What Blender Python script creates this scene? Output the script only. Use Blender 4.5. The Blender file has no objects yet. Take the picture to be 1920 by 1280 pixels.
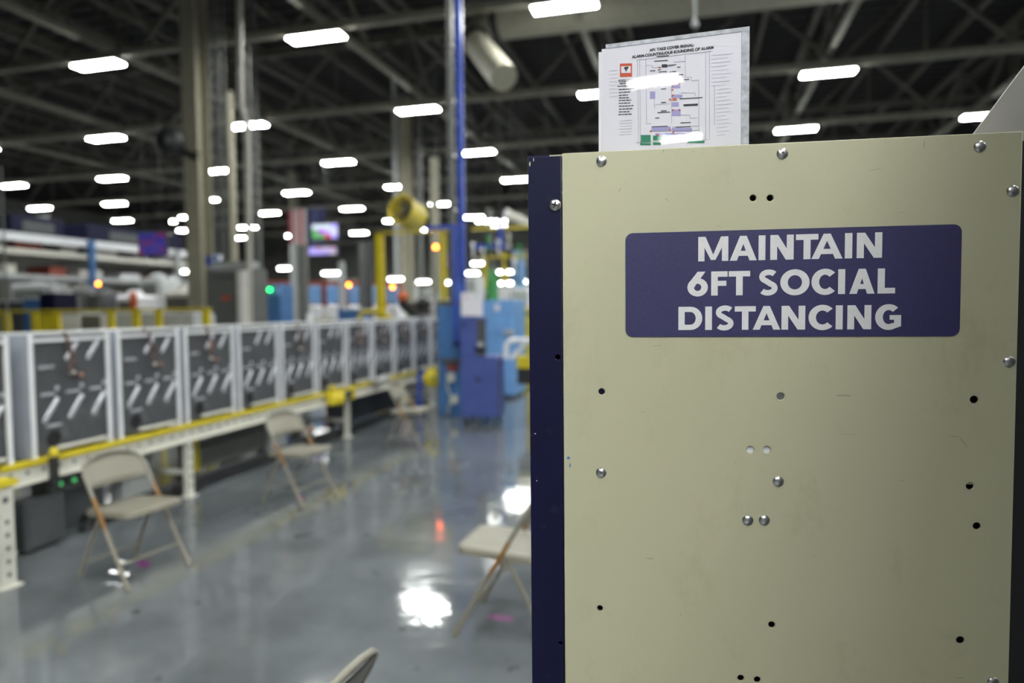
import bpy, math, random
from mathutils import Vector, Matrix
random.seed(7)
S = bpy.context.scene
COL = S.collection
PI = math.pi
def R(a): return math.radians(a)

# ------------------------------------------------------------------ camera
EYE, FPX, YAW, PITCH, ROLL = 1.65, 1280.0, R(15.0), R(2.75), R(0.54)
FW = Vector((-math.sin(YAW)*math.cos(PITCH), math.cos(YAW)*math.cos(PITCH), -math.sin(PITCH)))
R0 = Vector((math.cos(YAW), math.sin(YAW), 0)); U0 = R0.cross(FW)
CU = U0*math.cos(ROLL)+R0*math.sin(ROLL); CR = R0*math.cos(ROLL)-U0*math.sin(ROLL)
CP = Vector((0, 0, EYE))
cd = bpy.data.cameras.new('camera'); cam = bpy.data.objects.new('camera', cd); COL.objects.link(cam)
cam.matrix_world = Matrix(((CR.x, CU.x, -FW.x, CP.x), (CR.y, CU.y, -FW.y, CP.y), (CR.z, CU.z, -FW.z, CP.z), (0, 0, 0, 1)))
cd.sensor_width = 36; cd.lens = 24.0; cd.clip_start = 0.02; cd.clip_end = 300
cd.dof.use_dof = True; cd.dof.focus_distance = 0.985; cd.dof.aperture_fstop = 2.1
S.camera = cam
# ------------------------------------------------------------------ world, exposure
w = bpy.data.worlds.new('hall'); S.world = w; w.use_nodes = True
w.node_tree.nodes['Background'].inputs[0].default_value = (0.35, 0.38, 0.42, 1)
w.node_tree.nodes['Background'].inputs[1].default_value = 0.02
S.view_settings.view_transform = 'Standard'; S.view_settings.look = 'None'
S.view_settings.gamma = 1.0; S.view_settings.use_curve_mapping = False
S.view_settings.exposure = 0.5
LAMP = 95.0          # radiance of the fluorescent diffusers

# ------------------------------------------------------------------ placing helpers (world axes follow the building grid)
def ray(px, py): return FW+CR*((px-960)/FPX)+CU*((640-py)/FPX)
def at_z(px, py, z): d = ray(px, py); return CP+d*((z-EYE)/d.z)
def at_y(px, py, y): d = ray(px, py); return CP+d*(y/d.y)
def at_x(px, py, x): d = ray(px, py); return CP+d*(x/d.x)

# ------------------------------------------------------------------ materials
MATS = {}
def mat(name, col, rough=0.5, metal=0.0, var=0.12, scale=6.0, bump=0.0, bscale=60.0, dirt=None, dirt_amt=0.0, dirt_scale=3.0, emit=None, estr=0.0, coat=0.0, spec=0.5, alpha=None, trans=0.0):
    if name in MATS: return MATS[name]
    m = bpy.data.materials.new(name); m.use_nodes = True; nt = m.node_tree; N = nt.nodes; L = nt.links
    b = N['Principled BSDF']
    b.inputs['Roughness'].default_value = rough; b.inputs['Metallic'].default_value = metal; b.inputs['Specular IOR Level'].default_value = spec
    if coat: b.inputs['Coat Weight'].default_value = coat; b.inputs['Coat Roughness'].default_value = 0.08
    if trans: b.inputs['Transmission Weight'].default_value = trans
    if alpha is not None: b.inputs['Alpha'].default_value = alpha
    tc = N.new('ShaderNodeTexCoord'); nz = N.new('ShaderNodeTexNoise')
    nz.inputs['Scale'].default_value = scale; nz.inputs['Detail'].default_value = 5
    L.new(tc.outputs['Object'], nz.inputs['Vector'])
    rp = N.new('ShaderNodeValToRGB'); rp.color_ramp.elements[0].position = 0.3; rp.color_ramp.elements[1].position = 0.7
    rp.color_ramp.elements[0].color = (*[c*(1-var) for c in col], 1); rp.color_ramp.elements[1].color = (*[min(1, c*(1+var)) for c in col], 1)
    L.new(nz.outputs['Fac'], rp.inputs['Fac']); out = rp.outputs['Color']
    if dirt:
        n2 = N.new('ShaderNodeTexNoise'); n2.inputs['Scale'].default_value = dirt_scale; n2.inputs['Detail'].default_value = 9; n2.inputs['Roughness'].default_value = 0.7
        L.new(tc.outputs['Object'], n2.inputs['Vector'])
        r2 = N.new('ShaderNodeValToRGB'); r2.color_ramp.elements[0].position = 0.62-0.25*dirt_amt; r2.color_ramp.elements[1].position = 0.8
        L.new(n2.outputs['Fac'], r2.inputs['Fac'])
        mx = N.new('ShaderNodeMix'); mx.data_type = 'RGBA'; L.new(r2.outputs['Color'], mx.inputs[0])
        L.new(out, mx.inputs[6]); mx.inputs[7].default_value = (*dirt, 1); out = mx.outputs[2]
    L.new(out, b.inputs['Base Color'])
    if bump:
        n3 = N.new('ShaderNodeTexNoise'); n3.inputs['Scale'].default_value = bscale; n3.inputs['Detail'].default_value = 3
        L.new(tc.outputs['Object'], n3.inputs['Vector'])
        bp = N.new('ShaderNodeBump'); bp.inputs['Strength'].default_value = bump; bp.inputs['Distance'].default_value = 0.002
        L.new(n3.outputs['Fac'], bp.inputs['Height']); L.new(bp.outputs['Normal'], b.inputs['Normal'])
    if emit:
        b.inputs['Emission Color'].default_value = (*emit, 1); b.inputs['Emission Strength'].default_value = estr
    MATS[name] = m; return m
M_WHITE = mat('white_enamel', (0.72, 0.73, 0.76), 0.35, 0, 0.05)
M_CREAMW = mat('cream_white_paint', (0.62, 0.61, 0.54), 0.45, 0, 0.1, dirt=(0.2, 0.18, 0.14), dirt_amt=0.25)
M_YEL = mat('safety_yellow_paint', (0.62, 0.50, 0.02), 0.45, 0, 0.12, dirt=(0.25, 0.2, 0.04), dirt_amt=0.25)
M_GALV = mat('galvanised_steel', (0.08, 0.084, 0.092), 0.5, 0.2, 0.10, 9, dirt=(0.22, 0.22, 0.22), dirt_amt=0.15)
M_RIB = mat('embossed_bright_steel', (0.60, 0.61, 0.66), 0.4, 0.3, 0.05)
M_RIBD = mat('embossed_grey_steel', (0.33, 0.34, 0.37), 0.45, 0.4, 0.05)
M_SIDE = mat('blue_grey_side', (0.34, 0.36, 0.41), 0.4, 0, 0.08)  # darker blue-grey for the near side sheet of each cabinet
M_STEEL = mat('zinc_steel', (0.55, 0.55, 0.55), 0.28, 0.95, 0.15, 60)
M_DARK = mat('black_void', (0.006, 0.006, 0.007), 0.7, 0, 0.2)
M_BLACK = mat('black_plastic', (0.02, 0.02, 0.022), 0.5)
M_DGREY = mat('dark_grey_paint', (0.07, 0.075, 0.08), 0.5)
M_GREY = mat('mid_grey_paint', (0.125, 0.13, 0.12), 0.5, 0, 0.1)
M_LGREY = mat('light_grey_paint', (0.42, 0.44, 0.44), 0.5, 0, 0.1)
M_TAN = mat('tan_column_paint', (0.37, 0.35, 0.265), 0.55, 0, 0.1, dirt=(0.12, 0.09, 0.06), dirt_amt=0.25)
M_ROOFST = mat('lamp_lit_roof_steel', (0.24, 0.23, 0.185), 0.6, 0, 0.15)  # bottom chords: brightness from nearby lamps put into the steel colour
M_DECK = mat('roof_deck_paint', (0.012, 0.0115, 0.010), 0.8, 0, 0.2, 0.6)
M_DUCT2 = mat('dull_white_conduit', (0.42, 0.41, 0.36), 0.5)
M_ROOFDK = mat('shaded_roof_steel', (0.095, 0.09, 0.072), 0.6, 0, 0.15)  # same roof steel, darker copy with the shade above the lamps painted in
M_DUCT = mat('cream_duct', (0.36, 0.345, 0.27), 0.55, 0, 0.08)
M_BLUE = mat('machine_blue_paint', (0.035, 0.075, 0.40), 0.42, 0, 0.1)
M_STEELB = mat('steel_blue_paint', (0.055, 0.16, 0.38), 0.45, 0, 0.12)
M_LBLUE = mat('light_blue_paint', (0.17, 0.36, 0.68), 0.42, 0, 0.08)
M_TOOLB = mat('violet_blue_paint', (0.06, 0.09, 0.30), 0.42, 0, 0.08)
M_NAVY = mat('navy_paint', (0.0055, 0.006, 0.032), 0.45, 0, 0.12, 12, spec=0.2, dirt=(0.03, 0.03, 0.07), dirt_amt=0.1, dirt_scale=25)
M_CHAIR = mat('beige_chair_paint', (0.225, 0.21, 0.165), 0.45, 0, 0.06)
M_PAPER = mat('printed_paper', (0.735, 0.72, 0.78), 0.5, 0, 0.02)
M_INK = mat('black_ink', (0.02, 0.02, 0.025), 0.6)
M_GINK = mat('grey_ink', (0.30, 0.30, 0.36), 0.6)
M_FINK = mat('faint_grey_ink', (0.57, 0.57, 0.64), 0.6)
M_VINK = mat('violet_ink', (0.36, 0.34, 0.60), 0.6)
M_RINK = mat('red_ink', (0.55, 0.08, 0.03), 0.6)
M_GRINK = mat('green_ink', (0.02, 0.22, 0.12), 0.6)
M_BROWN = mat('brown_wire_loom', (0.10, 0.06, 0.05), 0.6)
M_COPPER = mat('copper_wire', (0.45, 0.22, 0.15), 0.45)
M_MAG = mat('magenta_tape', (0.13, 0.012, 0.115), 0.5, 0, 0.25, 30)
M_RUBBER = mat('black_rubber', (0.015, 0.015, 0.015), 0.7)
M_WALL = mat('grey_block_wall', (0.20, 0.20, 0.18), 0.8, 0, 0.15, 0.7)
M_WSHEET = mat('off_white_sheet_metal', (0.60, 0.58, 0.55), 0.5, 0, 0.05)
M_REDM = mat('red_brown_machine_paint', (0.25, 0.05, 0.03), 0.5)
M_GREEN = mat('green_paint', (0.02, 0.25, 0.05), 0.5)
M_ORANGE = mat('orange_red_paint', (0.6, 0.12, 0.02), 0.5)
def glow(name, col, s): return mat(name, col, 0.4, 0, 0.0, emit=col, estr=s)
M_TUBE = glow('fluorescent_diffuser', (0.97, 1.0, 0.965), LAMP)
M_TASK = glow('task_light_diffuser', (0.95, 1.0, 0.95), 14)
M_GLG = glow('green_signal_glow', (0.02, 1.0, 0.12), 14)
M_GLO = glow('orange_signal_glow', (1.0, 0.22, 0.01), 16)
M_GLR = glow('red_orange_signal_glow', (1.0, 0.12, 0.01), 30)
M_GLP = glow('green_pilot_glow', (0.1, 0.6, 0.2), 0.6)

def panel_mat():
    m = bpy.data.materials.new('cream_panel_paint'); m.use_nodes = True; nt = m.node_tree; N = nt.nodes; L = nt.links
    b = N['Principled BSDF']; b.inputs['Roughness'].default_value = 0.42
    tc = N.new('ShaderNodeTexCoord')
    def noise(sc, det, vec_scale=None, rough=0.5):
        n = N.new('ShaderNodeTexNoise'); n.inputs['Scale'].default_value = sc; n.inputs['Detail'].default_value = det; n.inputs['Roughness'].default_value = rough
        if vec_scale:
            mp = N.new('ShaderNodeMapping'); mp.inputs['Scale'].default_value = vec_scale; L.new(tc.outputs['Object'], mp.inputs['Vector']); L.new(mp.outputs['Vector'], n.inputs['Vector'])
        else: L.new(tc.outputs['Object'], n.inputs['Vector'])
        return n
    def ramp(src, p0, p1, c0, c1):
        r = N.new('ShaderNodeValToRGB'); r.color_ramp.elements[0].position = p0; r.color_ramp.elements[1].position = p1
        r.color_ramp.elements[0].color = c0; r.color_ramp.elements[1].color = c1; L.new(src, r.inputs['Fac']); return r
    def mix(fac, a, bcol):
        x = N.new('ShaderNodeMix'); x.data_type = 'RGBA'; L.new(fac, x.inputs[0]); L.new(a, x.inputs[6]); x.inputs[7].default_value = bcol; return x.outputs[2]
    base = ramp(noise(3, 6).outputs['Fac'], 0.3, 0.7, (0.465, 0.447, 0.305, 1), (0.495, 0.476, 0.332, 1)).outputs['Color']
    grime = ramp(noise(9, 10, (1, 1, 0.6), 0.75).outputs['Fac'], 0.54, 0.80, (0, 0, 0, 1), (0.6, 0.6, 0.6, 1)).outputs['Color']
    c = mix(grime, base, (0.30, 0.28, 0.17, 1))
    smear = ramp(noise(14, 4, (1.0, 1.0, 0.25), 0.6).outputs['Fac'], 0.69, 0.80, (0, 0, 0, 1), (0.45, 0.45, 0.45, 1)).outputs['Color']
    c = mix(smear, c, (0.26, 0.24, 0.15, 1))
    scr = ramp(noise(40, 3, (0.35, 1, 3.0), 0.5).outputs['Fac'], 0.735, 0.76, (0, 0, 0, 1), (0.55, 0.55, 0.55, 1)).outputs['Color']
    c = mix(scr, c, (0.22, 0.20, 0.12, 1))
    L.new(c, b.inputs['Base Color'])
    bp = N.new('ShaderNodeBump'); bp.inputs['Strength'].default_value = 0.12; bp.inputs['Distance'].default_value = 0.0006
    L.new(noise(700, 2).outputs['Fac'], bp.inputs['Height']); L.new(bp.outputs['Normal'], b.inputs['Normal'])
    return m
M_PANEL = panel_mat()
M_SCUFF = mat('scuffed_paint', (0.30, 0.28, 0.17), 0.6)

def floor_mat():
    m = bpy.data.materials.new('sealed_concrete'); m.use_nodes = True; nt = m.node_tree; N = nt.nodes; L = nt.links
    b = N['Principled BSDF']
    tc = N.new('ShaderNodeTexCoord')
    def noise(sc, det, rough=0.5):
        n = N.new('ShaderNodeTexNoise'); n.inputs['Scale'].default_value = sc; n.inputs['Detail'].default_value = det; n.inputs['Roughness'].default_value = rough
        L.new(tc.outputs['Object'], n.inputs['Vector']); return n
    r1 = N.new('ShaderNodeValToRGB'); r1.color_ramp.elements[0].position = 0.3; r1.color_ramp.elements[1].position = 0.72
    r1.color_ramp.elements[0].color = (0.078, 0.086, 0.094, 1); r1.color_ramp.elements[1].color = (0.178, 0.196, 0.208, 1)
    L.new(noise(0.9, 7, 0.6).outputs['Fac'], r1.inputs['Fac'])
    r2 = N.new('ShaderNodeValToRGB'); r2.color_ramp.elements[0].position = 0.66; r2.color_ramp.elements[1].position = 0.74
    L.new(noise(4.5, 5, 0.55).outputs['Fac'], r2.inputs['Fac'])
    mx = N.new('ShaderNodeMix'); mx.data_type = 'RGBA'; L.new(r2.outputs['Color'], mx.inputs[0]); L.new(r1.outputs['Color'], mx.inputs[6]); mx.inputs[7].default_value = (0.04, 0.041, 0.04, 1)
    L.new(mx.outputs[2], b.inputs['Base Color'])
    rr = N.new('ShaderNodeMapRange'); rr.inputs['From Min'].default_value = 0.35; rr.inputs['From Max'].default_value = 0.7; rr.inputs['To Min'].default_value = 0.03; rr.inputs['To Max'].default_value = 0.14
    L.new(noise(1.6, 5).outputs['Fac'], rr.inputs['Value']); L.new(rr.outputs['Result'], b.inputs['Roughness'])
    bp = N.new('ShaderNodeBump'); bp.inputs['Strength'].default_value = 0.16; bp.inputs['Distance'].default_value = 0.01
    L.new(noise(7, 3, 0.5).outputs['Fac'], bp.inputs['Height']); L.new(bp.outputs['Normal'], b.inputs['Normal'])
    b.inputs['Specular IOR Level'].default_value = 0.85
    return m
M_FLOOR = floor_mat()

def screen_mat(name, cols, strength, cells):
    m = bpy.data.materials.new(name); m.use_nodes = True; nt = m.node_tree; N = nt.nodes; L = nt.links
    b = N['Principled BSDF']; b.inputs['Base Color'].default_value = (0.01, 0.01, 0.02, 1); b.inputs['Roughness'].default_value = 0.3
    tc = N.new('ShaderNodeTexCoord'); mp = N.new('ShaderNodeMapping'); mp.inputs['Scale'].default_value = cells; L.new(tc.outputs['Generated'], mp.inputs['Vector'])
    fl = N.new('ShaderNodeVectorMath'); fl.operation = 'FLOOR'; L.new(mp.outputs['Vector'], fl.inputs[0])
    wn = N.new('ShaderNodeTexWhiteNoise'); wn.noise_dimensions = '3D'; L.new(fl.outputs[0], wn.inputs['Vector'])
    rp = N.new('ShaderNodeValToRGB'); rp.color_ramp.interpolation = 'CONSTANT'
    while len(rp.color_ramp.elements) < len(cols): rp.color_ramp.elements.new(0.5)
    for i, c in enumerate(cols): rp.color_ramp.elements[i].position = i/len(cols); rp.color_ramp.elements[i].color = (*c, 1)
    L.new(wn.outputs['Value'], rp.inputs['Fac']); L.new(rp.outputs['Color'], b.inputs['Emission Color']); b.inputs['Emission Strength'].default_value = strength
    return m

def rust_mat():
    # chair frame: beige paint worn to rust where the seat hinges rub the tube
    m = bpy.data.materials.new('worn_beige_tube'); m.use_nodes = True; nt = m.node_tree; N = nt.nodes; L = nt.links
    b = N['Principled BSDF']; b.inputs['Roughness'].default_value = 0.4
    tc = N.new('ShaderNodeTexCoord'); sx = N.new('ShaderNodeSeparateXYZ'); L.new(tc.outputs['Object'], sx.inputs[0])
    ns = N.new('ShaderNodeTexNoise'); ns.inputs['Scale'].default_value = 18; L.new(tc.outputs['Object'], ns.inputs['Vector'])
    ad = N.new('ShaderNodeMath'); ad.operation = 'MULTIPLY_ADD'; ad.inputs[1].default_value = 0.16; L.new(ns.outputs['Fac'], ad.inputs[0]); L.new(sx.outputs['Z'], ad.inputs[2])
    rp = N.new('ShaderNodeValToRGB'); e = rp.color_ramp.elements
    e[0].position = 0.40; e[0].color = (0.24, 0.21, 0.16, 1); e[1].position = 0.425; e[1].color = (0.25, 0.115, 0.025, 1)
    for p, c in ((0.58, (0.27, 0.135, 0.03, 1)), (0.605, (0.25, 0.235, 0.19, 1))):
        k = e.new(p); k.color = c
    L.new(ad.outputs[0], rp.inputs['Fac']); L.new(rp.outputs['Color'], b.inputs['Base Color'])
    return m
M_RUST = rust_mat()

# ------------------------------------------------------------------ mesh helpers
class MB:
    def __init__(s): s.v = []; s.f = []; s.sm = []
    def add(s, vs, fs, smooth=False):
        o = len(s.v); s.v += [Vector(v) for v in vs]; s.f += [tuple(i+o for i in f) for f in fs]; s.sm += [smooth]*len(fs); return s
    def box(s, a, b, bev=0.0):
        x0, y0, z0 = [min(p, q) for p, q in zip(a, b)]; x1, y1, z1 = [max(p, q) for p, q in zip(a, b)]
        if bev <= 0:
            return s.add([(x0, y0, z0), (x1, y0, z0), (x1, y1, z0), (x0, y1, z0), (x0, y0, z1), (x1, y0, z1), (x1, y1, z1), (x0, y1, z1)],
                         [(0, 3, 2, 1), (4, 5, 6, 7), (0, 1, 5, 4), (1, 2, 6, 5), (2, 3, 7, 6), (3, 0, 4, 7)])
        c = min(bev, (x1-x0)/2.01, (y1-y0)/2.01, (z1-z0)/2.01)
        def ring(z, i): return [(x0+c+i*0, y0+i, z), (x1-c, y0+i, z), (x1-i, y0+c, z), (x1-i, y1-c, z), (x1-c, y1-i, z), (x0+c, y1-i, z), (x0+i, y1-c, z), (x0+i, y0+c, z)]
        def ring2(z): return [(x0+c*1.3, y0+c, z), (x1-c*1.3, y0+c, z), (x1-c, y0+c*1.3, z), (x1-c, y1-c*1.3, z), (x1-c*1.3, y1-c, z), (x0+c*1.3, y1-c, z), (x0+c, y1-c*1.3, z), (x0+c, y0+c*1.3, z)]
        vs = ring2(z0)+ring(z0+c, 0)+ring(z1-c, 0)+ring2(z1)
        fs = [tuple(range(7, -1, -1)), tuple(range(24, 32))]
        for k in range(3):
            for i in range(8): j = (i+1) % 8; fs.append((k*8+i, k*8+j, k*8+8+j, k*8+8+i))
        return s.add(vs, fs)
    def bar(s, p, q, wx, wz, up=(0, 0, 1)):
        p, q = Vector(p), Vector(q); d = (q-p).normalized(); up = Vector(up)
        if abs(d.dot(up)) > 0.99: up = Vector((0, 1, 0))
        a = d.cross(up).normalized()*wx/2; b = a.cross(d).normalized()*wz/2
        vs = [p-a-b, p+a-b, p+a+b, p-a+b, q-a-b, q+a-b, q+a+b, q-a+b]
        return s.add(vs, [(0, 1, 2, 3), (7, 6, 5, 4), (0, 4, 5, 1), (1, 5, 6, 2), (2, 6, 7, 3), (3, 7, 4, 0)])
    def tube(s, pts, r, n=10, caps=True):
        pts = [Vector(p) for p in pts]; rs = r if isinstance(r, (list, tuple)) else [r]*len(pts)
        rings = []; ref = None
        for i, p in enumerate(pts):
            d = (pts[min(i+1, len(pts)-1)]-pts[max(i-1, 0)]).normalized()
            if ref is None:
                ref = Vector((0, 0, 1)) if abs(d.z) < 0.9 else Vector((1, 0, 0))
            a = (ref-d*ref.dot(d)).normalized(); b = d.cross(a); ref = a
            rings.append([p+(a*math.cos(2*PI*k/n)+b*math.sin(2*PI*k/n))*rs[i] for k in range(n)])
        vs = [v for g in rings for v in g]; fs = []
        for i in range(len(pts)-1):
            for k in range(n): j = (k+1) % n; fs.append((i*n+k, i*n+j, (i+1)*n+j, (i+1)*n+k))
        s.add(vs, fs, True)
        if caps: s.add(rings[0], [tuple(range(n-1, -1, -1))]); s.add(rings[-1], [tuple(range(n))])
        return s
    def lathe(s, c, axis, prof, n=24):
        c = Vector(c); d = Vector(axis).normalized(); ref = Vector((0, 0, 1)) if abs(d.z) < 0.9 else Vector((1, 0, 0))
        a = (ref-d*ref.dot(d)).normalized(); b = d.cross(a); vs = []; fs = []
        for r, h in prof: vs += [c+d*h+(a*math.cos(2*PI*k/n)+b*math.sin(2*PI*k/n))*r for k in range(n)]
        for i in range(len(prof)-1):
            for k in range(n): j = (k+1) % n; fs.append((i*n+k, i*n+j, (i+1)*n+j, (i+1)*n+k))
        s.add(vs, fs, True)
        if prof[0][0] > 1e-4: s.add(vs[:n], [tuple(range(n-1, -1, -1))])
        if prof[-1][0] > 1e-4: s.add(vs[-n:], [tuple(range(n))])
        return s
    def prism(s, poly, o, ex, ey, t):
        o, ex, ey = Vector(o), Vector(ex), Vector(ey); ez = ex.cross(ey).normalized(); n = len(poly)
        a = [o+ex*x+ey*y for x, y in poly]; b = [p+ez*t for p in a]
        fs = [tuple(range(n-1, -1, -1)), tuple(range(n, 2*n))]+[(i, (i+1) % n, n+(i+1) % n, n+i) for i in range(n)]
        return s.add(a+b, fs)
    def mesh(s, name, m):
        me = bpy.data.meshes.new(name); me.from_pydata([tuple(v) for v in s.v], [], s.f)
        me.polygons.foreach_set('use_smooth', s.sm); me.materials.append(m); me.update(); return me
    def build(s, name, m, parent=None, label=None):
        o = bpy.data.objects.new(name, s.mesh(name, m)); COL.objects.link(o)
        if parent: o.parent = parent
        if label: o['label'] = label
        return o
def put(name, me, parent=None, loc=(0, 0, 0), rot=(0, 0, 0), scale=(1, 1, 1)):
    o = bpy.data.objects.new(name, me); COL.objects.link(o); o.location = loc; o.rotation_euler = rot; o.scale = scale
    if parent: o.parent = parent
    return o
def tag(o, label, cat, group=None):
    o['label'] = label; o['category'] = cat
    if group: o['group'] = group
    return o
def thing(name, label, cat, loc=(0, 0, 0), rz=0.0, group=None):
    o = bpy.data.objects.new(name, None); COL.objects.link(o); o.empty_display_size = 0.1
    o.location = loc; o.rotation_euler = (0, 0, rz); return tag(o, label, cat, group)
def struct(o): o['kind'] = 'structure'; return o
def copy_tree(o, parent=None):
    c = o.copy(); COL.objects.link(c); c.parent = parent
    for ch in list(o.children): copy_tree(ch, c)
    return c
def bx(a, b, bev=0.0): return MB().box(a, b, bev)

# ------------------------------------------------------------------ the hall
XW0, XW1, YW0, YW1, ZR = -52.0, 24.0, -30.0, 66.0, 10.6
struct(bx((XW0, YW0, -0.2), (XW1, YW1, 0)).build('floor', M_FLOOR))
struct(bx((XW0, YW1, 0), (XW1, YW1+0.3, ZR)).build('wall_far', M_WALL))
struct(bx((XW0, YW0-0.3, 0), (XW1, YW0, ZR)).build('wall_near', M_WALL))
struct(bx((XW0-0.3, YW0, 0), (XW0, YW1, ZR)).build('wall_left', M_WALL))
struct(bx((XW1, YW0, 0), (XW1+0.3, YW1, ZR)).build('wall_right', M_WALL))
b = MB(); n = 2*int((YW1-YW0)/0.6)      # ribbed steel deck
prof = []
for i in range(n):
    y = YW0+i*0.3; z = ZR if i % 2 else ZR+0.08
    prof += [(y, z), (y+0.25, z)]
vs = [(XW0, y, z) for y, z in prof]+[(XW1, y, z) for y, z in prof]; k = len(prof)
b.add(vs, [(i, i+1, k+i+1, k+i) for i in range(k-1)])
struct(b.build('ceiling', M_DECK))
for x in (-0.2, -6.3):                  # saw-cut control joints
    struct(bx((x, YW0, 0.0003), (x+0.006, YW1, 0.0012)).build('trim_1', M_DGREY))
for y in (4.4, 10.4):
    struct(bx((-6.3, y, 0.0003), (12, y+0.006, 0.0012)).build('trim_2', M_DGREY))

LX = (9.2, 3.4, -2.6, -8.3, -14.4, -20.2, -26.0, -31.9, -37.3)
LY = (50, 44, 38, 32, 26, 20, 14.1, 8, 2, -1, -2.5, -4, -5.5, -7, -8.5, -10, -13, -16, -22)
ZL = 7.8
# roof trusses across the hall (one above each row of lamps) and along it
def truss(axis, pos, lo, hi, z0, z1, label, group, panel, wch):
    if axis == 'x': P = lambda t, z: (t, 0, z); base = (0, pos, 0)
    else: P = lambda t, z: (0, t, z); base = (pos, 0, 0)
    t = thing('roof_truss', label, 'roof truss', base, 0, group)
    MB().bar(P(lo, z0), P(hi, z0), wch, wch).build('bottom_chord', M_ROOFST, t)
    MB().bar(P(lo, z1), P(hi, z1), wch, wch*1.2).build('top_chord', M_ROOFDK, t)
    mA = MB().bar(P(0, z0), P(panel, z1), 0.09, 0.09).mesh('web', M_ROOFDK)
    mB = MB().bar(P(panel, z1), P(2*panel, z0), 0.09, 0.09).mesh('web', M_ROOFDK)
    mC = MB().bar(P(panel, z0), P(panel, z1), 0.06, 0.06).mesh('post', M_ROOFDK)
    x = lo
    while x < hi-0.1:
        put('web', mA, t, P(x, 0)); put('web', mB, t, P(x, 0)); put('post', mC, t, P(x, 0)); x += 2*panel
for y in LY[:9]:
    truss('x', y, -38.4, 12.0, 8.02, 10.05, 'steel roof truss spanning across the hall above a row of lamps', 'cross trusses of the roof', 2.1, 0.17)
for x in LX[:7]:
    truss('y', x, -1.0, 53.0, 8.32, 10.1, 'steel roof truss running lengthwise above the conveyor hall', 'lengthwise trusses of the roof', 2.25, 0.14)
pm = MB().box((-0.05, -6, 10.2), (0.05, 58, 10.42)).mesh('roof_purlin', M_ROOFDK)
for i in range(26):
    tag(put('roof_purlin', pm, None, (-38+i*2.0, 0, 0)), 'steel roof purlin directly under the ribbed deck', 'purlin', 'purlins under the roof deck')

# lamps
fl = thing('ceiling_lamp', 'long white fluorescent high-bay lamp hanging below the roof trusses', 'ceiling lamp', (0, 0, 0), 0, 'high-bay lamps in a grid')
b = MB(); W, D = 0.66, 0.19
b.add([(-W, -D, 0.02), (W, -D, 0.02), (W, D, 0.02), (-W, D, 0.02), (-W+.06, -0.09, 0.13), (W-.06, -0.09, 0.13), (W-.06, 0.09, 0.13), (-W+.06, 0.09, 0.13)],
      [(4, 5, 6, 7), (0, 1, 5, 4), (1, 2, 6, 5), (2, 3, 7, 6), (3, 0, 4, 7)])
b.build('housing', M_WSHEET, fl)
MB().box((-W+.015, -D+.015, 0.0), (W-.015, D-.015, 0.022)).build('diffuser', M_TUBE, fl)
b = MB()
for sx in (-0.45, 0.45): b.tube([(sx, 0, 0.12), (sx, 0, 0.34)], 0.006, 6)
b.build('hanger', M_STEEL, fl)
FILL_LAMP_X = {-1: 4.6, -2.5: 2.1, -5.5: 5.3, -7: 2.7, -8.5: 1.5}      # unseen extra lamps, added and staggered to brighten the panel softly
first = True
for j, y in enumerate(LY):
    for i, x in enumerate(LX):
        if y < 10 and x < -5: continue
        if y < 20 and x < -33: continue
        if y in (-1, -2.5, -5.5, -7, -8.5) and x != 3.4 or y == -13 and x != 3.4: continue  # added rows: one unseen lamp each, behind the viewer
        if y < 0 and x < -5: continue
        o = fl if first else copy_tree(fl); first = False
        o.location = (FILL_LAMP_X.get(y, x), y, ZL)
for (px, py) in ((325, 415), (402, 374)):       # two round high-bay lamps far left
    p = at_y(px, py, 42 if px < 380 else 30)
    t = thing('round_lamp', 'small round high-bay lamp far beyond the tan column' if px > 380 else 'small round high-bay lamp above the blue message screen', 'ceiling lamp', p)
    MB().lathe((0, 0, 0), (0, 0, 1), [(0.19, 0), (0.19, 0.06), (0.12, 0.16), (0.04, 0.2), (0.04, 0.3)], 16).build('housing', M_WSHEET, t)
    MB().lathe((0, 0, -0.02), (0, 0, 1), [(0.17, 0), (0.17, 0.03)], 16).build('diffuser', M_TUBE, t)
    MB().tube([(0, 0, 0.28), (0, 0, 10.67-p.z)], 0.006, 6).build('hanger', M_DGREY, t)

# ------------------------------------------------------------------ foreground cabinet with the sign
AL = R(80.2)
FH = Vector((-math.sin(YAW), math.cos(YAW), 0))
PU = R0*math.sin(AL)-FH*math.cos(AL); PN = -(FH*math.sin(AL)+R0*math.cos(AL)); PANG = math.atan2(PU.y, PU.x)
P0 = CP+ray(1480, 640)*1.0
def on_panel(px, py):
    d = ray(px, py); t = (P0-CP).dot(PN)/d.dot(PN); q = CP+d*t
    return (q-P0).dot(PU), q.z
a_l, ztop_l = on_panel(990, 290); a_seam, _ = on_panel(1056, 640); a_r, ztop_r = on_panel(1908, 640)
ZTOP = 0.5*(on_panel(1056, 284)[1]+on_panel(1900, 250)[1])
ORG = P0+PU*a_l; ORG.z = 0
def loc_p(px, py):
    a, z = on_panel(px, py); return a-a_l, z
WALL_W = a_r-a_l; SEAM = a_seam-a_l
cab = thing('steel_cabinet', 'tall cream steel cabinet with navy corner post and loose bolt holes', 'cabinet', ORG, PANG)
holes = [(1412, 371, 5.8), (1444, 371, 5.8), (1128, 734, 6.2), (1464, 743, 7), (1827, 749, 6.8), (1407, 843, 6.8), (1438, 843, 6.8), (1819, 911, 6.5), (1832, 986, 6.5), (1125, 1140, 5.6), (1447, 1171, 6), (1801, 1200, 6.8), (1389, 1271, 6), (1420, 1274, 6)]
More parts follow.
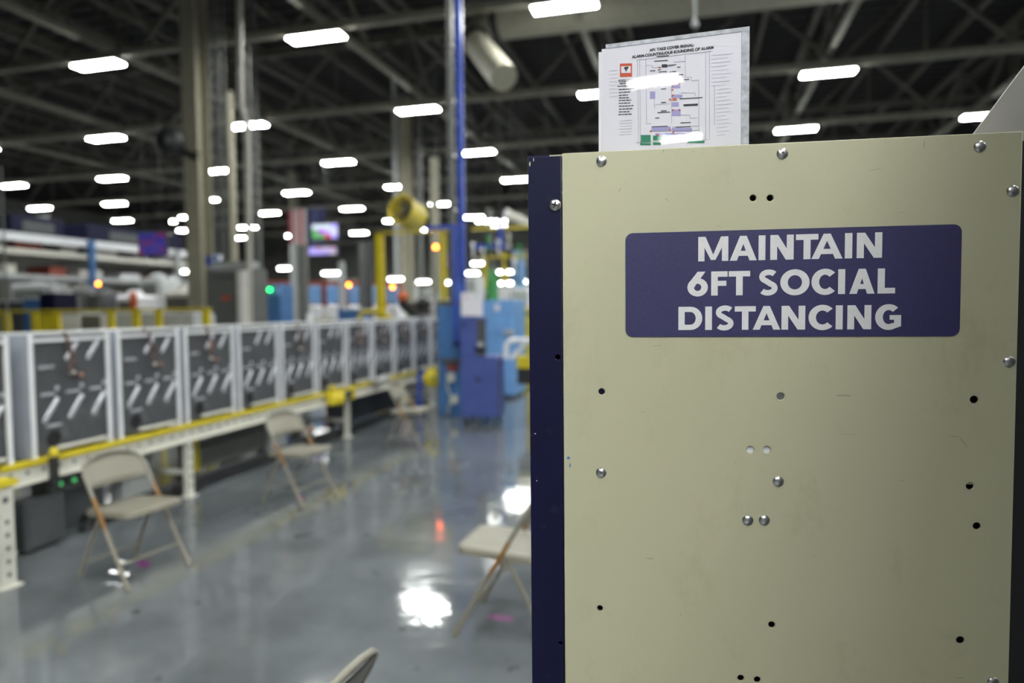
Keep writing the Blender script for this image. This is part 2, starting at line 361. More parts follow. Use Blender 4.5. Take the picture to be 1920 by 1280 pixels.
def sheet(name, w0, w1, z0, z1, y0, th, hl, m, parent, bev=0.0012):
    c = bpy.data.curves.new(name, 'CURVE'); c.dimensions = '2D'; c.fill_mode = 'BOTH'; c.extrude = th/2-bev; c.bevel_depth = bev; c.bevel_resolution = 1; c.offset = -bev
    def spl(pts):
        s = c.splines.new('POLY'); s.points.add(len(pts)-1); s.use_cyclic_u = True
        for q, p in zip(s.points, pts): q.co = (p[0], p[1], 0, 1)
    spl([(w0, z0), (w1, z0), (w1, z1), (w0, z1)])
    for x, z, r in hl: spl([(x+r*math.cos(2*PI*k/20), z+r*math.sin(2*PI*k/20)) for k in range(20)])
    tmp = bpy.data.objects.new(name, c); COL.objects.link(tmp)
    bpy.context.view_layer.update()
    me = bpy.data.meshes.new_from_object(tmp.evaluated_get(bpy.context.evaluated_depsgraph_get()))
    bpy.data.objects.remove(tmp); me.name = name; me.materials.clear(); me.materials.append(m)
    me.transform(Matrix.Translation((0, y0+th/2, 0)) @ Matrix.Rotation(PI/2, 4, 'X')); me.update()
    o = bpy.data.objects.new(name, me); COL.objects.link(o); o.parent = parent; return o
PXM = 1.0/FPX
hl = [(*loc_p(x, y), r*PXM) for x, y, r in holes]
sp = sheet('side_panel', SEAM, WALL_W, 0.06, ZTOP, 0.0, 0.004, hl, M_PANEL, cab)
nh = [(*loc_p(1046, 669), 4.6*PXM*1.05), (*loc_p(1051, 1204), 3.2*PXM*1.05)]
up = sheet('corner_post', 0.0, SEAM-0.0012, 0.0, ZTOP-0.004, -0.003, 0.005, nh, M_NAVY, cab)
bx((0.0, 0.002, 0.0), (0.004, 0.42, ZTOP-0.004)).build('left_side', M_NAVY, cab)
bx((0.0, 0.42, 0.0), (WALL_W+0.03, 0.424, ZTOP-0.004)).build('back_sheet', M_DGREY, cab)
bx((WALL_W+0.024, 0.012, 0.0), (WALL_W+0.03, 0.42, ZTOP-0.01)).build('right_side', M_BLACK, cab)
bx((WALL_W-0.002, 0.006, 0.0), (WALL_W+0.026, 0.012, ZTOP-0.012)).build('right_post', M_BLACK, cab)
bx((0.0, -0.001, ZTOP-0.0045), (SEAM-0.02, 0.42, ZTOP-0.0015)).build('navy_cap', M_NAVY, cab)
bx((SEAM-0.02, 0.004, ZTOP-0.004), (WALL_W, 0.012, ZTOP-0.001)).build('top_fold', M_PANEL, cab)
bx((0.004, 0.012, ZTOP-0.06), (WALL_W+0.024, 0.42, ZTOP-0.055)).build('top_sheet', M_PANEL, cab)
bx((SEAM, 0.004, 0.0), (WALL_W, 0.03, 0.06)).build('kick_plate', M_DGREY, cab)
# plates behind some of the holes
for (x, y, m) in ((1464, 743, M_STEEL), (1422, 843, M_WHITE), (1128, 734, M_NAVY), (1819, 911, M_PANEL)):
    a, z = loc_p(x, y); hw = 0.03 if x == 1422 else 0.009
    bx((a-hw, 0.0041, z-(0.009 if x != 1819 else -0.0015)), (a+hw, 0.0055, z+0.009)).build('backing_plate', m, cab)
# screws and rivets
me_truss = MB().lathe((0, 0, 0), (0, -1, 0), [(0.0081, 0), (0.0081, 0.0008), (0.0074, 0.0019), (0.0055, 0.0030), (0.003, 0.0036), (0.0001, 0.0038)], 28).mesh('screw', M_STEEL)
for x, y, dim in ((1128, 302, 0), (1467, 288, 1), (1837, 275, 0), (1899, 358, 0), (1892, 678, 0), (1127, 886, 1), (1459, 902, 0), (1402, 975, 0), (1433, 975, 0), (1862, 1279, 0)):
    a, z = loc_p(x, y); s_ = put('screw', me_truss, cab, (a, 0.0, z))
    if dim: MB().lathe((0, -0.0034, 0.001), (0, -1, 0), [(0.0019, 0), (0.0019, 0.0006)], 12).build('dimple', M_DGREY, s_)
a, z = loc_p(1041, 385)
s_ = put('screw', MB().lathe((0, 0, 0), (0, -1, 0), [(0.0094, 0), (0.0094, 0.001), (0.0088, 0.0026), (0.0072, 0.0040), (0.0045, 0.0047), (0.0001, 0.0049)], 28).mesh('screw', M_STEEL), cab, (a, -0.003, z), (0, R(18), 0))
s_['label'] = 'cross-head screw on the navy post'
b = MB()
for ang in (0, 90): 
    c, s2 = math.cos(R(ang)), math.sin(R(ang))
    b.prism([(-0.0046*c-0.0011*s2, -0.0046*s2-0.0011*c), (0.0046*c-0.0011*s2, 0.0046*s2-0.0011*c), (0.0046*c+0.0011*s2, 0.0046*s2+0.0011*c), (-0.0046*c+0.0011*s2, -0.0046*s2+0.0011*c)], (0, -0.0042, 0), (1, 0, 0), (0, 0, 1), 0.0010)
b.build('cross_slot', M_DARK, s_)
# paint chips at the top of the navy post and on the seam
for (x, y, hx, hz, m) in ((994, 308, .0012, .004, M_PANEL), (1001, 300, .0008, .003, M_PANEL), (1066, 858, .003, .0025, M_STEELB), (1069, 872, .0012, .004, M_STEELB), (1004, 812, .0015, .0008, M_WSHEET), (1007, 900, .001, .001, M_WSHEET)):
    a, z = loc_p(x, y); yy = -0.0034 if x < 1056 else -0.0004
    b = MB().prism([(-hx, -hz*.6), (hx*.3, -hz), (hx, hz*.2), (0, hz), (-hx*.7, hz*.5)], (a, yy+0.0003, z), (1, 0, 0), (0, 0, 1), 0.0003); b.build('paint_chip', m, cab)

for (x, y, ln, ang, th) in ((1232, 648, 22, 2, 1.0), (1205, 772, 12, 8, .8), (1276, 1152, 8, -50, 1.2), (1526, 1041, 5, -35, 1.6), (1590, 814, 36, -2, .8), (1806, 828, 34, -52, 1.4), (1787, 818, 14, 0, 1.4), (1250, 374, 9, -40, 1.6), (1162, 356, 10, 55, 1.8), (1640, 318, 30, 8, .9), (1733, 270, 20, 88, 1.3), (1300, 284, 7, 85, 1.3), (1244, 283, 8, 85, 1.6), (1120, 296, 14, -4, 1.0), (1348, 424, 14, -38, .9), (1690, 398, 20, 5, .7), (1378, 866, 8, 80, .9)):
    a, z = loc_p(x, y); l = ln*PXM/2; h = th*PXM/2; c, n_ = math.cos(R(ang)), math.sin(R(ang))
    MB().prism([(c*u-n_*v, n_*u+c*v) for u, v in ((-l, 0), (-l*.3, -h), (l*.5, -h*.7), (l, 0), (l*.4, h), (-l*.5, h*.6))], (a, 0.00005, z), (1, 0, 0), (0, 0, 1), 0.00012).build('scuff', M_SCUFF, cab)
# --- lettering by strokes
def stroke(pts, wd, closed=False):
    n = len(pts); L_, R_ = [], []
    for i, p in enumerate(pts):
        if closed: a, c = pts[i-1], pts[(i+1) % n]
        else: a, c = pts[max(i-1, 0)], pts[min(i+1, n-1)]
        dx, dy = c[0]-a[0], c[1]-a[1]; l = math.hypot(dx, dy) or 1
        ww = wd(i/(n-1)) if callable(wd) else wd
        nx, ny = -dy/l*ww/2, dx/l*ww/2; L_.append((p[0]+nx, p[1]+ny)); R_.append((p[0]-nx, p[1]-ny))
    return [[R_[i], R_[(i+1) % n], L_[(i+1) % n], L_[i]] for i in range(n if closed else n-1)]
def ring(cx, cy, rx, ry, wx, wy, a0, a1, n=40):
    out = []
    for i in range(n):
        t0, t1 = R(a0+(a1-a0)*i/n), R(a0+(a1-a0)*(i+1)/n)
        f = lambda t, rx_, ry_: (cx+rx_*math.cos(t), cy+ry_*math.sin(t))
        out.append([f(t0, rx-wx, ry-wy), f(t0, rx, ry), f(t1, rx, ry), f(t1, rx-wx, ry-wy)])
    return out
def rect(x0, y0, x1, y1): return [(x0, y0), (x1, y0), (x1, y1), (x0, y1)]
ST, HB = 0.265, 0.225
def glyph(ch, w):
    if ch == 'I': return [rect(0, 0, w, 1)]
    if ch == 'M': return [rect(0, 0, .25, 1), rect(w-.25, 0, w, 1), [(0.02, 1), (w/2-.09, .05), (w/2+.09, .05), (.29, 1)], [(w-.29, 1), (w/2-.09, .05), (w/2+.09, .05), (w-.02, 1)]]
    if ch == 'A': return [[(0, 0), (.28, 0), (w/2+.12, 1), (w/2-.13, 1)], [(w-.28, 0), (w, 0), (w/2+.13, 1), (w/2-.12, 1)], rect(w*.25, .19, w*.75, .395)]
    if ch == 'N': return [rect(0, 0, ST, 1), rect(w-ST, 0, w, 1), [(0, 1), (w-.30, 0), (w, 0), (.30, 1)]]
    if ch == 'T': return [rect(0, 1-HB, w, 1), rect(w/2-ST/2, 0, w/2+ST/2, 1)]
    if ch == 'F': return [rect(0, 0, ST, 1), rect(0, 1-HB, w, 1), rect(0, .40, w*.93, .61)]
    if ch == 'L': return [rect(0, 0, ST, 1), rect(0, 0, w, HB)]
    if ch == 'O': return ring(w/2, .5, w/2, .53, .29, .24, 0, 360, 56)
    if ch == 'C': return ring(w*.56, .5, w*.56, .53, .29, .24, 44, 316, 48)
    if ch == 'G': return ring(w*.52, .5, w*.52, .53, .29, .24, 46, 305, 48)+[rect(w-.265, .12, w, .58), rect(w*.56, .39, w, .58), [(w*.66, -.005), (w*.82, .055), (w, .12), (w, .22), (w-.3, .26)]]
    if ch == 'D':
        x0 = w-.5; return [rect(0, 0, ST, 1), rect(0, 0, x0+.02, HB), rect(0, 1-HB, x0+.02, 1)]+ring(x0, .5, .5, .5, .275, HB, -90, 90, 30)
    if ch == 'S':
        pts = []
        for k in range(0, 19): t = R(35+k*(235.0/18)); pts.append((w*.5+.02+.265*math.cos(t)*w/.78, .745+.185*math.sin(t)))
        q = []
        for k in range(0, 19): t = R(215+k*(235.0/18)); q.append((w*.5-.02+.27*math.cos(t)*w/.78, .275+.19*math.sin(t)))
        pts = pts[:17]+q[::-1][2:]
        return stroke(pts, .225)
    if ch == '6':
        return ring(w/2, .35, w/2, .38, .265, .23, 0, 360, 48)+[[(0.03, .50), (.30, .40), (w*.88, 1.0), (w*.50, 1.0)], [(.03, .5), (.02, .38), (.3, .36), (.34, .5)]]
    return []
# sign: plane of the panel, local metres
sgx0, sgz0 = loc_p(1173, 630); sgx1, sgz1 = loc_p(1803, 428)
sgz0 = 0.5*(loc_p(1190, 629)[1]+loc_p(1790, 632.5)[1]); sgz1 = 0.5*(loc_p(1190, 435.5)[1]+loc_p(1790, 422)[1])
M_SIGN = mat('navy_sign_vinyl', (0.024, 0.021, 0.100), 0.40, 0, 0.12, 220, bump=0.4, bscale=800)
M_SWHITE = mat('white_vinyl', (0.72, 0.70, 0.72), 0.4, 0, 0.03, 100, bump=0.3, bscale=800)
sign = thing('wall_sign', 'navy vinyl sign reading MAINTAIN 6FT SOCIAL DISTANCING on cream cabinet', 'sign', ORG+PU*((sgx0+sgx1)/2)+PN*0.0002+Vector((0, 0, sgz0)), PANG)
SW, SH = sgx1-sgx0, sgz1-sgz0
poly = []
for cx, cz, a0 in ((SW/2-.011, .011, -90), (SW/2-.011, SH-.011, 0), (-SW/2+.011, SH-.011, 90), (-SW/2+.011, .011, 180)):
    poly += [(cx+.011*math.cos(R(a0+k*15)), cz+.011*math.sin(R(a0+k*15))) for k in range(7)]
MB().prism(poly, (0, 0, 0), (1, 0, 0), (0, 0, 1), 0.0011).build('backing', M_SIGN, sign)
cropk = 700/1920.0
lines = [('MAINTAIN', [(463, 617), (625, 763), (772, 807), (832, 952), (963, 1078), (1043, 1203), (1214, 1252), (1275, 1405)], (243, 117, 232, 102)),
         ('6FTSOCIAL', [(408, 513), (530, 614), (620, 730), (772, 875), (885, 1035), (1045, 1170), (1182, 1218), (1240, 1370), (1385, 1475)], (421, 295, 414, 288)),
         ('DISTANCING', [(362, 485), (500, 535), (550, 650), (652, 760), (745, 887), (893, 1015), (1032, 1160), (1172, 1208), (1232, 1355), (1375, 1508)], (596, 474, 598, 476))]
for txt, spans, (yb0, yt0, yb1, yt1) in lines:
    b = MB(); zb = 0; zt = 0
    xa, xb = spans[0][0], spans[-1][1]
    zb = 0.5*(loc_p(1140+xa*cropk, 400+yb0*cropk)[1]+loc_p(1140+xb*cropk, 400+yb1*cropk)[1])
    zt = 0.5*(loc_p(1140+xa*cropk, 400+yt0*cropk)[1]+loc_p(1140+xb*cropk, 400+yt1*cropk)[1])
    cap = zt-zb
    for ch, (x0, x1) in zip(txt, spans):
        l0 = loc_p(1140+x0*cropk, 530)[0]-(sgx0+sgx1)/2; l1 = loc_p(1140+x1*cropk, 530)[0]-(sgx0+sgx1)/2
        for gi, q in enumerate(glyph(ch, (l1-l0)/cap)):
            b.prism([(l0+x*cap, zb-sgz0+y*cap) for x, y in q], (0, -0.0010-gi*8e-6, 0), (1, 0, 0), (0, 0, 1), 0.0003)
    b.build('lettering', M_SWHITE, sign, 'white capital letters')

# ------------------------------------------------------------------ take-cover poster standing behind the cabinet edge
AL2 = R(72.4); TU = R0*math.sin(AL2)-FH*math.cos(AL2); TANG = math.atan2(TU.y, TU.x); TILT = R(0.45)
Tq = CP+ray(1260, 268)*1.085
pos = thing('poster', 'white take-cover alarm map poster in clear sleeve above the cream cabinet', 'poster', Tq, TANG)
pos.rotation_euler = (-TILT, 0, TANG)
K = 1.085/FPX
def pq(cx, cy):                          # paper coordinates from the sheet's own layout (x right, z up)
    px, py = 1100+cx/4.92, 30+cy/4.92
    x = (px-1260)*K*1.03; z = (268-py)*K - (px-1260)*K*0.085; return x, z
def ptext(body, cx0, cx1, cy, m, name='printing'):
    c = bpy.data.curves.new(name, 'FONT'); c.body = body; c.align_x = 'CENTER'; c.align_y = 'CENTER'; c.size = 0.01; c.offset = 0.00045; c.extrude = 0.00008
    t = bpy.data.objects.new(name, c); COL.objects.link(t); bpy.context.view_layer.update()
    me = bpy.data.meshes.new_from_object(t.evaluated_get(bpy.context.evaluated_depsgraph_get())); bpy.data.objects.remove(t)
    xs = [v.co.x for v in me.vertices]; wdt = max(xs)-min(xs); x0, _ = pq(cx0, cy); x1, _ = pq(cx1, cy); s_ = (x1-x0)/wdt
    me.transform(Matrix.Rotation(PI/2, 4, 'X') @ Matrix.Scale(s_, 4)); me.materials.clear(); me.materials.append(m)
    xm, zm = pq((cx0+cx1)/2, cy); o = put(name, me, pos, (xm, -0.0009, zm)); return o
pw = 0.2159
bx((-0.112, -0.0004, -0.046), (-0.112+pw, 0.0004, 0.160)).build('paper_sheet', M_PAPER, pos)
bx((-0.1175, 0.0006, -0.046), (-0.10, 0.0012, 0.156)).build('backing_sheet', M_PAPER, pos)
M_CLEAR = bpy.data.materials.new('clear_plastic'); M_CLEAR.use_nodes = True
nt = M_CLEAR.node_tree; N = nt.nodes; N.clear(); o_ = N.new('ShaderNodeOutputMaterial'); mixs = N.new('ShaderNodeMixShader'); tr = N.new('ShaderNodeBsdfTransparent'); gl = N.new('ShaderNodeBsdfGlossy'); fr = N.new('ShaderNodeLayerWeight'); pw5 = N.new('ShaderNodeMath'); pw5.operation = 'POWER'; pw5.inputs[1].default_value = 5; ma = N.new('ShaderNodeMath'); ma.operation = 'MULTIPLY_ADD'; ma.inputs[1].default_value = 0.95; ma.inputs[2].default_value = 0.04
tr.inputs[0].default_value = (0.99, 0.99, 1.0, 1); gl.inputs['Roughness'].default_value = 0.02; fr.inputs[0].default_value = 0.5
nzp = N.new('ShaderNodeTexNoise'); nzp.inputs['Scale'].default_value = 9; bpp = N.new('ShaderNodeBump'); bpp.inputs['Strength'].default_value = 0.006; bpp.inputs['Distance'].default_value = 0.003
nt.links.new(nzp.outputs['Fac'], bpp.inputs['Height']); nt.links.new(bpp.outputs['Normal'], gl.inputs['Normal'])
nt.links.new(fr.outputs['Facing'], pw5.inputs[0]); nt.links.new(pw5.outputs[0], ma.inputs[0]); nt.links.new(ma.outputs[0], mixs.inputs[0]); nt.links.new(tr.outputs[0], mixs.inputs[1]); nt.links.new(gl.outputs[0], mixs.inputs[2]); nt.links.new(mixs.outputs[0], o_.inputs[0])
MB().add([(-0.1125, -0.0030, -0.046), (0.1155, -0.0030, -0.046), (0.1155, -0.0030, 0.166), (-0.1095, -0.0030, 0.166)], [(0, 1, 2, 3)]).build('clear_sleeve', M_CLEAR, pos)
M_EDGE = mat('frosted_plastic_edge', (0.45, 0.46, 0.50), 0.3, 0, 0.3, 90)
bx((0.1042, -0.0010, -0.046), (0.1155, 0.0010, 0.166)).build('sleeve_edge', M_EDGE, pos, )
bx((-0.1055, -0.0012, 0.1602), (0.1155, 0.0012, 0.1665)).build('sleeve_lip', M_EDGE, pos)
def pbox(name, x0, y0, x1, y1, m, d=0.0): 
    q = [pq(x0, y1), pq(x1, y1), pq(x1, y0), pq(x0, y0)]
    MB().prism(q, (0, -0.0004-d, 0), (1, 0, 0), (0, 0, 1), 0.00025).build(name, m, pos)
def pline(b, x0, y0, x1, y1, wd=3.0):
    a, c = pq(x0, y0), pq(x1, y1)
    for q in stroke([a, c], wd*K/4.92): b.prism(q, (0, -0.0006, 0), (1, 0, 0), (0, 0, 1), 0.0002)
ptext('AP1 TAKE COVER SIGNAL:', 588, 975, 308, M_INK)
ptext('ALARM-COUNTINUOUS SOUNDING OF ALARM', 432, 1142, 350, M_INK)
pbox('icon_frame', 322, 436, 432, 560, M_RINK); pbox('icon_field', 334, 462, 420, 524, M_PAPER, .0003)
MB().prism([pq(360, 470), pq(398, 466), pq(400, 482), pq(388, 490), pq(384, 506), pq(374, 518), pq(376, 500), pq(364, 490)][::-1], (0, -0.0010, 0), (1, 0, 0), (0, 0, 1), 0.0002).build('tornado_icon', M_INK, pos)
for q in ((795, 592, 862, 632), (782, 640, 858, 676), (592, 700, 640, 768), (782, 733, 876, 762), (782, 800, 846, 842), (785, 866, 862, 926), (605, 1022, 775, 1062), (785, 1034, 960, 1070), (640, 1082, 970, 1116)):
    pbox('map_area', *q, M_VINK)
for q in ((512, 1098, 600, 1164), (620, 1104, 792, 1150), (816, 1104, 1012, 1140), (504, 1172, 600, 1192), (620, 1168, 690, 1190), (920, 1150, 1068, 1172)):
    pbox('map_green', *q, M_GRINK, .0002)
b = MB()
for q in ((470, 410, 1130, 352), (480, 410, 492, 1170), (500, 410, 508, 1170), (1075, 360, 1078, 1150), (1106, 358, 1110, 1145), (555, 405, 562, 995), (562, 995, 602, 995), (560, 460, 610, 462), (612, 462, 614, 484), (614, 484, 800, 470), (800, 440, 900, 434), (900, 380, 902, 576), (902, 578, 952, 578), (954, 578, 956, 610), (956, 612, 1016, 606), (1016, 606, 1020, 1140), (780, 560, 785, 1000), (630, 770, 635, 855), (640, 820, 770, 815), (862, 716, 985, 722), (985, 720, 990, 750), (862, 920, 940, 918), (940, 920, 945, 948), (945, 948, 1005, 945), (470, 1170, 1100, 1140), (600, 1066, 1020, 1056), (790, 1026, 1016, 1018), (1150, 660, 1152, 1010), (1145, 660, 1158, 658)):
    pline(b, *q)
b.build('map_lines', M_GINK, pos)
b = MB(); rnd = random.Random(3)
for (x0, x1, y) in [(308, 440, 590), (312, 435, 605), (320, 440, 622), (300, 440, 646), (310, 452, 676), (312, 415, 703), (312, 396, 730), (312, 404, 754), (312, 424, 778), (312, 416, 804), (312, 446, 830), (312, 436, 858), (312, 410, 884), (308, 428, 908)]:
    x = x0
    while x < x1:
        d = rnd.uniform(14, 34); pline(b, x, y-(x-x0)*0.03, min(x+d, x1), y-(x+d-x0)*0.03, 9); x += d+5
for (x0, x1, y) in [(630, 750, 425), (700, 745, 462), (750, 822, 466), (650, 760, 383), (592, 640, 512), (660, 690, 505), (670, 740, 524), (770, 822, 526), (830, 858, 486), (835, 885, 556), (890, 935, 600), (690, 735, 680), (850, 1050, 772), (885, 1012, 826), (888, 1010, 836), (690, 735, 803), (690, 740, 880), (660, 770, 895), (640, 675, 944), (860, 950, 990), (610, 750, 1024), (820, 950, 1028)]:
    pline(b, x0, y, x1, y-(x1-x0)*0.04, 8)
b.build('fine_print', M_INK, pos)
b = MB()
for i in range(22): pline(b, 1125 if i < 9 else 1170, 390+i*34, 1300-(i*37 % 60), 380+i*34, 4)
for i in range(8): pline(b, 225, 500+i*34, 300, 497+i*34, 4)
for i in range(6): pline(b, 320, 965+i*26, 430, 960+i*26, 4)
b.build('faint_print', M_FINK, pos)
for (x, y) in ((676, 484), (868, 590), (770, 776), (810, 1110), (660, 1100), (600, 1064), (770, 1052), (800, 650), (850, 640), (790, 690), (805, 568), (800, 1078), (795, 740), (852, 872), (795, 872)):
    pbox('map_marker', x-8, y-7, x+8, y+7, M_RINK, .0003)
pbox('map_marker', 790, 766, 828, 786, M_ORANGE, .0003); pbox('map_marker', 696, 456, 746, 484, M_INK, .0003)

# white sloped hood on top of the cabinet, unseen dark block added to shade the panel
hd = thing('sheet_metal_hood', 'off-white sheet-metal hood with a slanted edge standing on the cream cabinet', 'hood', ORG, PANG)
def on_plane_y(px, py, off):             # point in cabinet coordinates at a depth behind the panel
    d = ray(px, py); t = ((P0-PN*off)-CP).dot(PN)/d.dot(PN); q = CP+d*t; return (q-ORG).dot(PU), q.z
h0 = on_plane_y(1826, 250, 0.15); h1 = on_plane_y(1925, 118, 0.15)
sl = (h1[0]-h0[0])/(h1[1]-h0[1]); zb, zt = ZTOP-0.054, ZTOP+0.30; xl = h0[0]+(zb-h0[1])*sl; xt = h0[0]+(zt-h0[1])*sl
MB().prism([(xl, zb), (xt+0.05, zb), (xt+0.05, zt), (xt, zt)], (0, 0.15, 0), (1, 0, 0), (0, 0, 1), -0.004).build('front_sheet', M_WSHEET, hd)
bx((xt-0.02, 0.154, zb), (xt+0.02, 0.156, zt-0.02)).build('rear_rib', M_WSHEET, hd); bx((xt-0.02, 0.156, zb), (xt+0.02, 0.26, zb+0.004)).build('foot', M_WSHEET, hd)
dm = thing('shade_block', 'unseen dark grey block added beside the cream cabinet to shade it', 'machine', ORG, PANG)
HX = WALL_W+0.045
bx((HX, -2.3, 0.10), (HX+0.7, -0.012, 2.52), 0.01).build('body', M_DGREY, dm)
bx((HX+0.03, -2.27, 0.0), (HX+0.67, -0.04, 0.10)).build('plinth', M_BLACK, dm)
bx((HX-0.004, -2.1, 0.3), (HX, -0.9, 2.3)).build('shade_block_door', M_DGREY, dm)
for z in (0.7, 1.4, 2.1): bx((HX-0.02, -2.12, z), (HX, -2.08, z+0.1)).build('shade_block_hinge', M_STEEL, dm)

# ------------------------------------------------------------------ folding chairs
def make_chair():
    t = thing('folding_chair', '', 'chair')
    hw = 0.205; xb, xf = -0.215, 0.225; zt = 0.755
    # long side tubes run from the front feet up around the top of the backrest
    def P(y, z): return (xf+(xb-xf)*z/zt, y, z)
    pts = [P(-hw-0.012, 0.0), P(-hw-0.006, 0.3), P(-hw, 0.60)]
    for k in range(9):
        a = PI*k/8; pts.append(P(-hw*math.cos(a), 0.655+0.1*math.sin(a)**0.75))
    pts += [P(hw, 0.60), P(hw+0.006, 0.3), P(hw+0.012, 0.0)]
    fr = MB().tube(pts, 0.0115, 8).build('frame', M_RUST, t)
    for s in (-1, 1):
        MB().tube([P(s*(hw+0.012), 0.0), P(s*(hw+0.0115), 0.035)], 0.0145, 8).build('foot_cap', M_CHAIR, fr)
        lg = MB().tube([(-0.045, s*(hw-0.022), 0.425), (-0.15, s*(hw-0.022), 0.22), (-0.255, s*(hw-0.018), 0.0)], 0.0105, 8).build('leg', M_CHAIR, t)
        MB().tube([(-0.255, s*(hw-0.018), 0.0), (-0.239, s*(hw-0.018), 0.033)], 0.0135, 8).build('foot_cap', M_CHAIR, lg)
        MB().bar((0.02, s*(hw-0.01), 0.43), (-0.06, s*(hw-0.008), 0.36), 0.004, 0.022).build('hinge_bracket', M_CHAIR, t)
    MB().tube([P(-hw-.009, 0.14), P(hw+.009, 0.14)], 0.008, 8).build('stretcher', M_CHAIR, t)
    MB().tube([(-0.207, -hw+.02, 0.1), (-0.207, hw-.02, 0.1)], 0.008, 8).build('stretcher', M_CHAIR, t)
    # pressed steel backrest, curved, with a rolled lower edge
    b = MB(); nu, nv = 12, 7; vs = []
    for j in range(nv):
        for i in range(nu+1):
            u = -1+2*i/nu; z0 = 0.575; top = 0.655+0.1*max(0, 1-abs(u)**2.2)**0.55
            z = z0+(top-z0)*j/(nv-1); p = Vector(P(u*hw, z)); p.x -= 0.022*(1-u*u); vs.append(p)
    n = nu+1; fs = [(j*n+i, j*n+i+1, (j+1)*n+i+1, (j+1)*n+i) for j in range(nv-1) for i in range(nu)]
    off = len(vs); vs2 = [v+Vector((-0.006, 0, 0)) for v in vs]
    b.add(vs+vs2, fs+[tuple(off+i for i in f[::-1]) for f in fs]+[(i, off+i, off+i+1, i+1) for i in range(nu)], True)
    b.tube([Vector((P(u/6*hw, .575)))+Vector((-0.022*(1-(u/6)**2)-.003, 0, 0)) for u in range(-6, 7)], 0.006, 6)
    b.build('backrest', M_CHAIR, t)
    # dished seat with rounded corners and a rolled rim
    pl = []
    for cx, cy, a0 in ((0.17, 0.145, 0), (-0.15, 0.14, 90), (-0.15, -0.14, 180), (0.17, -0.145, 270)):
        pl += [(cx+0.05*math.cos(R(a0+k*18)), cy+0.05*math.sin(R(a0+k*18))) for k in range(6)]
    n = len(pl); rings = [(1.0, 0.405), (1.005, 0.432), (0.97, 0.442), (0.82, 0.436), (0.45, 0.431)]; vs = []
    for s, z in rings: vs += [(x*s, y*s, z+0.012*(x/.2)) for x, y in pl]
    fs = [(k*n+i, k*n+(i+1) % n, k*n+n+(i+1) % n, k*n+n+i) for k in range(len(rings)-1) for i in range(n)]
    fs += [tuple(range((len(rings)-1)*n, len(rings)*n))]
    b = MB(); b.add(vs, fs, True); b.add([(x*.97, y*.97, .418+0.012*(x/.2)) for x, y in pl], [tuple(range(n-1, -1, -1))])
    b.build('seat', M_CHAIR, t)
    return t
ch = make_chair()
CH = [((-3.43, 3.50), -9, 'beige steel folding chair nearest the perforated white conveyor end post'),
      ((-3.35, 5.25), -9, 'beige steel folding chair beside the conveyor, just past its first white leg'),
      ((-3.36, 7.69), 2, 'beige steel folding chair beside the yellow hand wheel and blue machine'),
      ((-0.94, 3.39), 178, 'beige steel folding chair half hidden behind the navy cabinet post'),
      ((-1.045, 1.50), 177, 'beige steel folding chair seen by the top of its backrest only')]
for i, ((x, y), a, lb) in enumerate(CH):
    o = ch if i == 0 else copy_tree(ch); o.location = (x, y, 0); o.rotation_euler = (0, 0, R(a)); o['label'] = lb; o['group'] = 'beige folding chairs spaced apart'
b_ = [(-0.02, -.03), (.04, -.035), (.09, -.01), (.10, .02), (.05, .028), (.02, .045), (-.05, .03), (-.06, -.01)]
for (px, py), lb in (((272, 1058), 'magenta tape scrap on floor under the chair by the end post'), ((562, 933), 'magenta tape scrap on floor under the second chair along the conveyor'), ((762, 832), 'magenta tape scrap on floor under the chair by the hand wheel'), ((945, 1158), 'magenta tape scrap on floor beside the navy cabinet post')):
    p = at_z(px, py, 0); o = MB().prism(b_, (0, 0, 0.0005), (1, 0, 0), (0, 1, 0), 0.0008).build('floor_marker', M_MAG); o.location = p; o.rotation_euler = (0, 0, px*.01); tag(o, lb, 'floor marker')

# ------------------------------------------------------------------ conveyor with appliance cabinets
XC = -4.35; Y0, Y1 = 3.38, 11.25; ZB = 0.655
cv = thing('conveyor', 'long white perforated steel conveyor with yellow top rail carrying grey cabinets', 'conveyor', (XC, Y0, 0))
LN = Y1-Y0
bx((-0.035, 0, ZB-0.038), (0.02, LN, ZB)).build('rail', M_YEL, cv, 'yellow top rail')
bx((-0.02, 0, 0.50), (0.0, LN, ZB-0.038)).build('side_channel', M_CREAMW, cv, 'white perforated side channel')
bx((-0.02, 0, 0.50), (0.03, LN, 0.51)).build('channel_lip', M_CREAMW, cv)
bx((-0.80, 0, 0.50), (-0.78, LN, ZB-0.03)).build('side_channel', M_CREAMW, cv)
bx((-0.82, 0, ZB-0.03), (-0.76, LN, ZB)).build('rail', M_YEL, cv)
rm = MB().tube([(-0.78, 0, 0.60), (-0.02, 0, 0.60)], 0.03, 10).mesh('roller', M_STEEL)
for i in range(int(LN/0.15)): put('roller', rm, cv, (0, 0.08+i*0.15, 0))
hm = MB().lathe((0.0, 0, 0), (1, 0, 0), [(0.014, 0), (0.014, 0.0012)], 12).mesh('punched_hole', M_DGREY)
for i in range(int(LN/0.12)): put('punched_hole', hm, cv, (0, 0.06+i*0.12, 0.575))
for y in (5.08, 7.96, 10.9):
    for xx in (0.0, -0.8):
        lg = bx((xx-0.04, y-Y0-0.035, 0.012), (xx+0.012, y-Y0+0.035, 0.50)).build('leg', M_CREAMW, cv)
        bx((xx-0.06, y-Y0-0.06, 0.0), (xx+0.035, y-Y0+0.06, 0.012)).build('foot_plate', M_CREAMW, lg)
        if xx == 0:
            for k in range(5): put('punched_hole', hm, lg, (0.0125, y-Y0, 0.10+k*0.085))
    bx((-0.80, y-Y0-0.02, 0.2), (-0.04, y-Y0+0.02, 0.24)).build('cross_brace', M_CREAMW, cv)
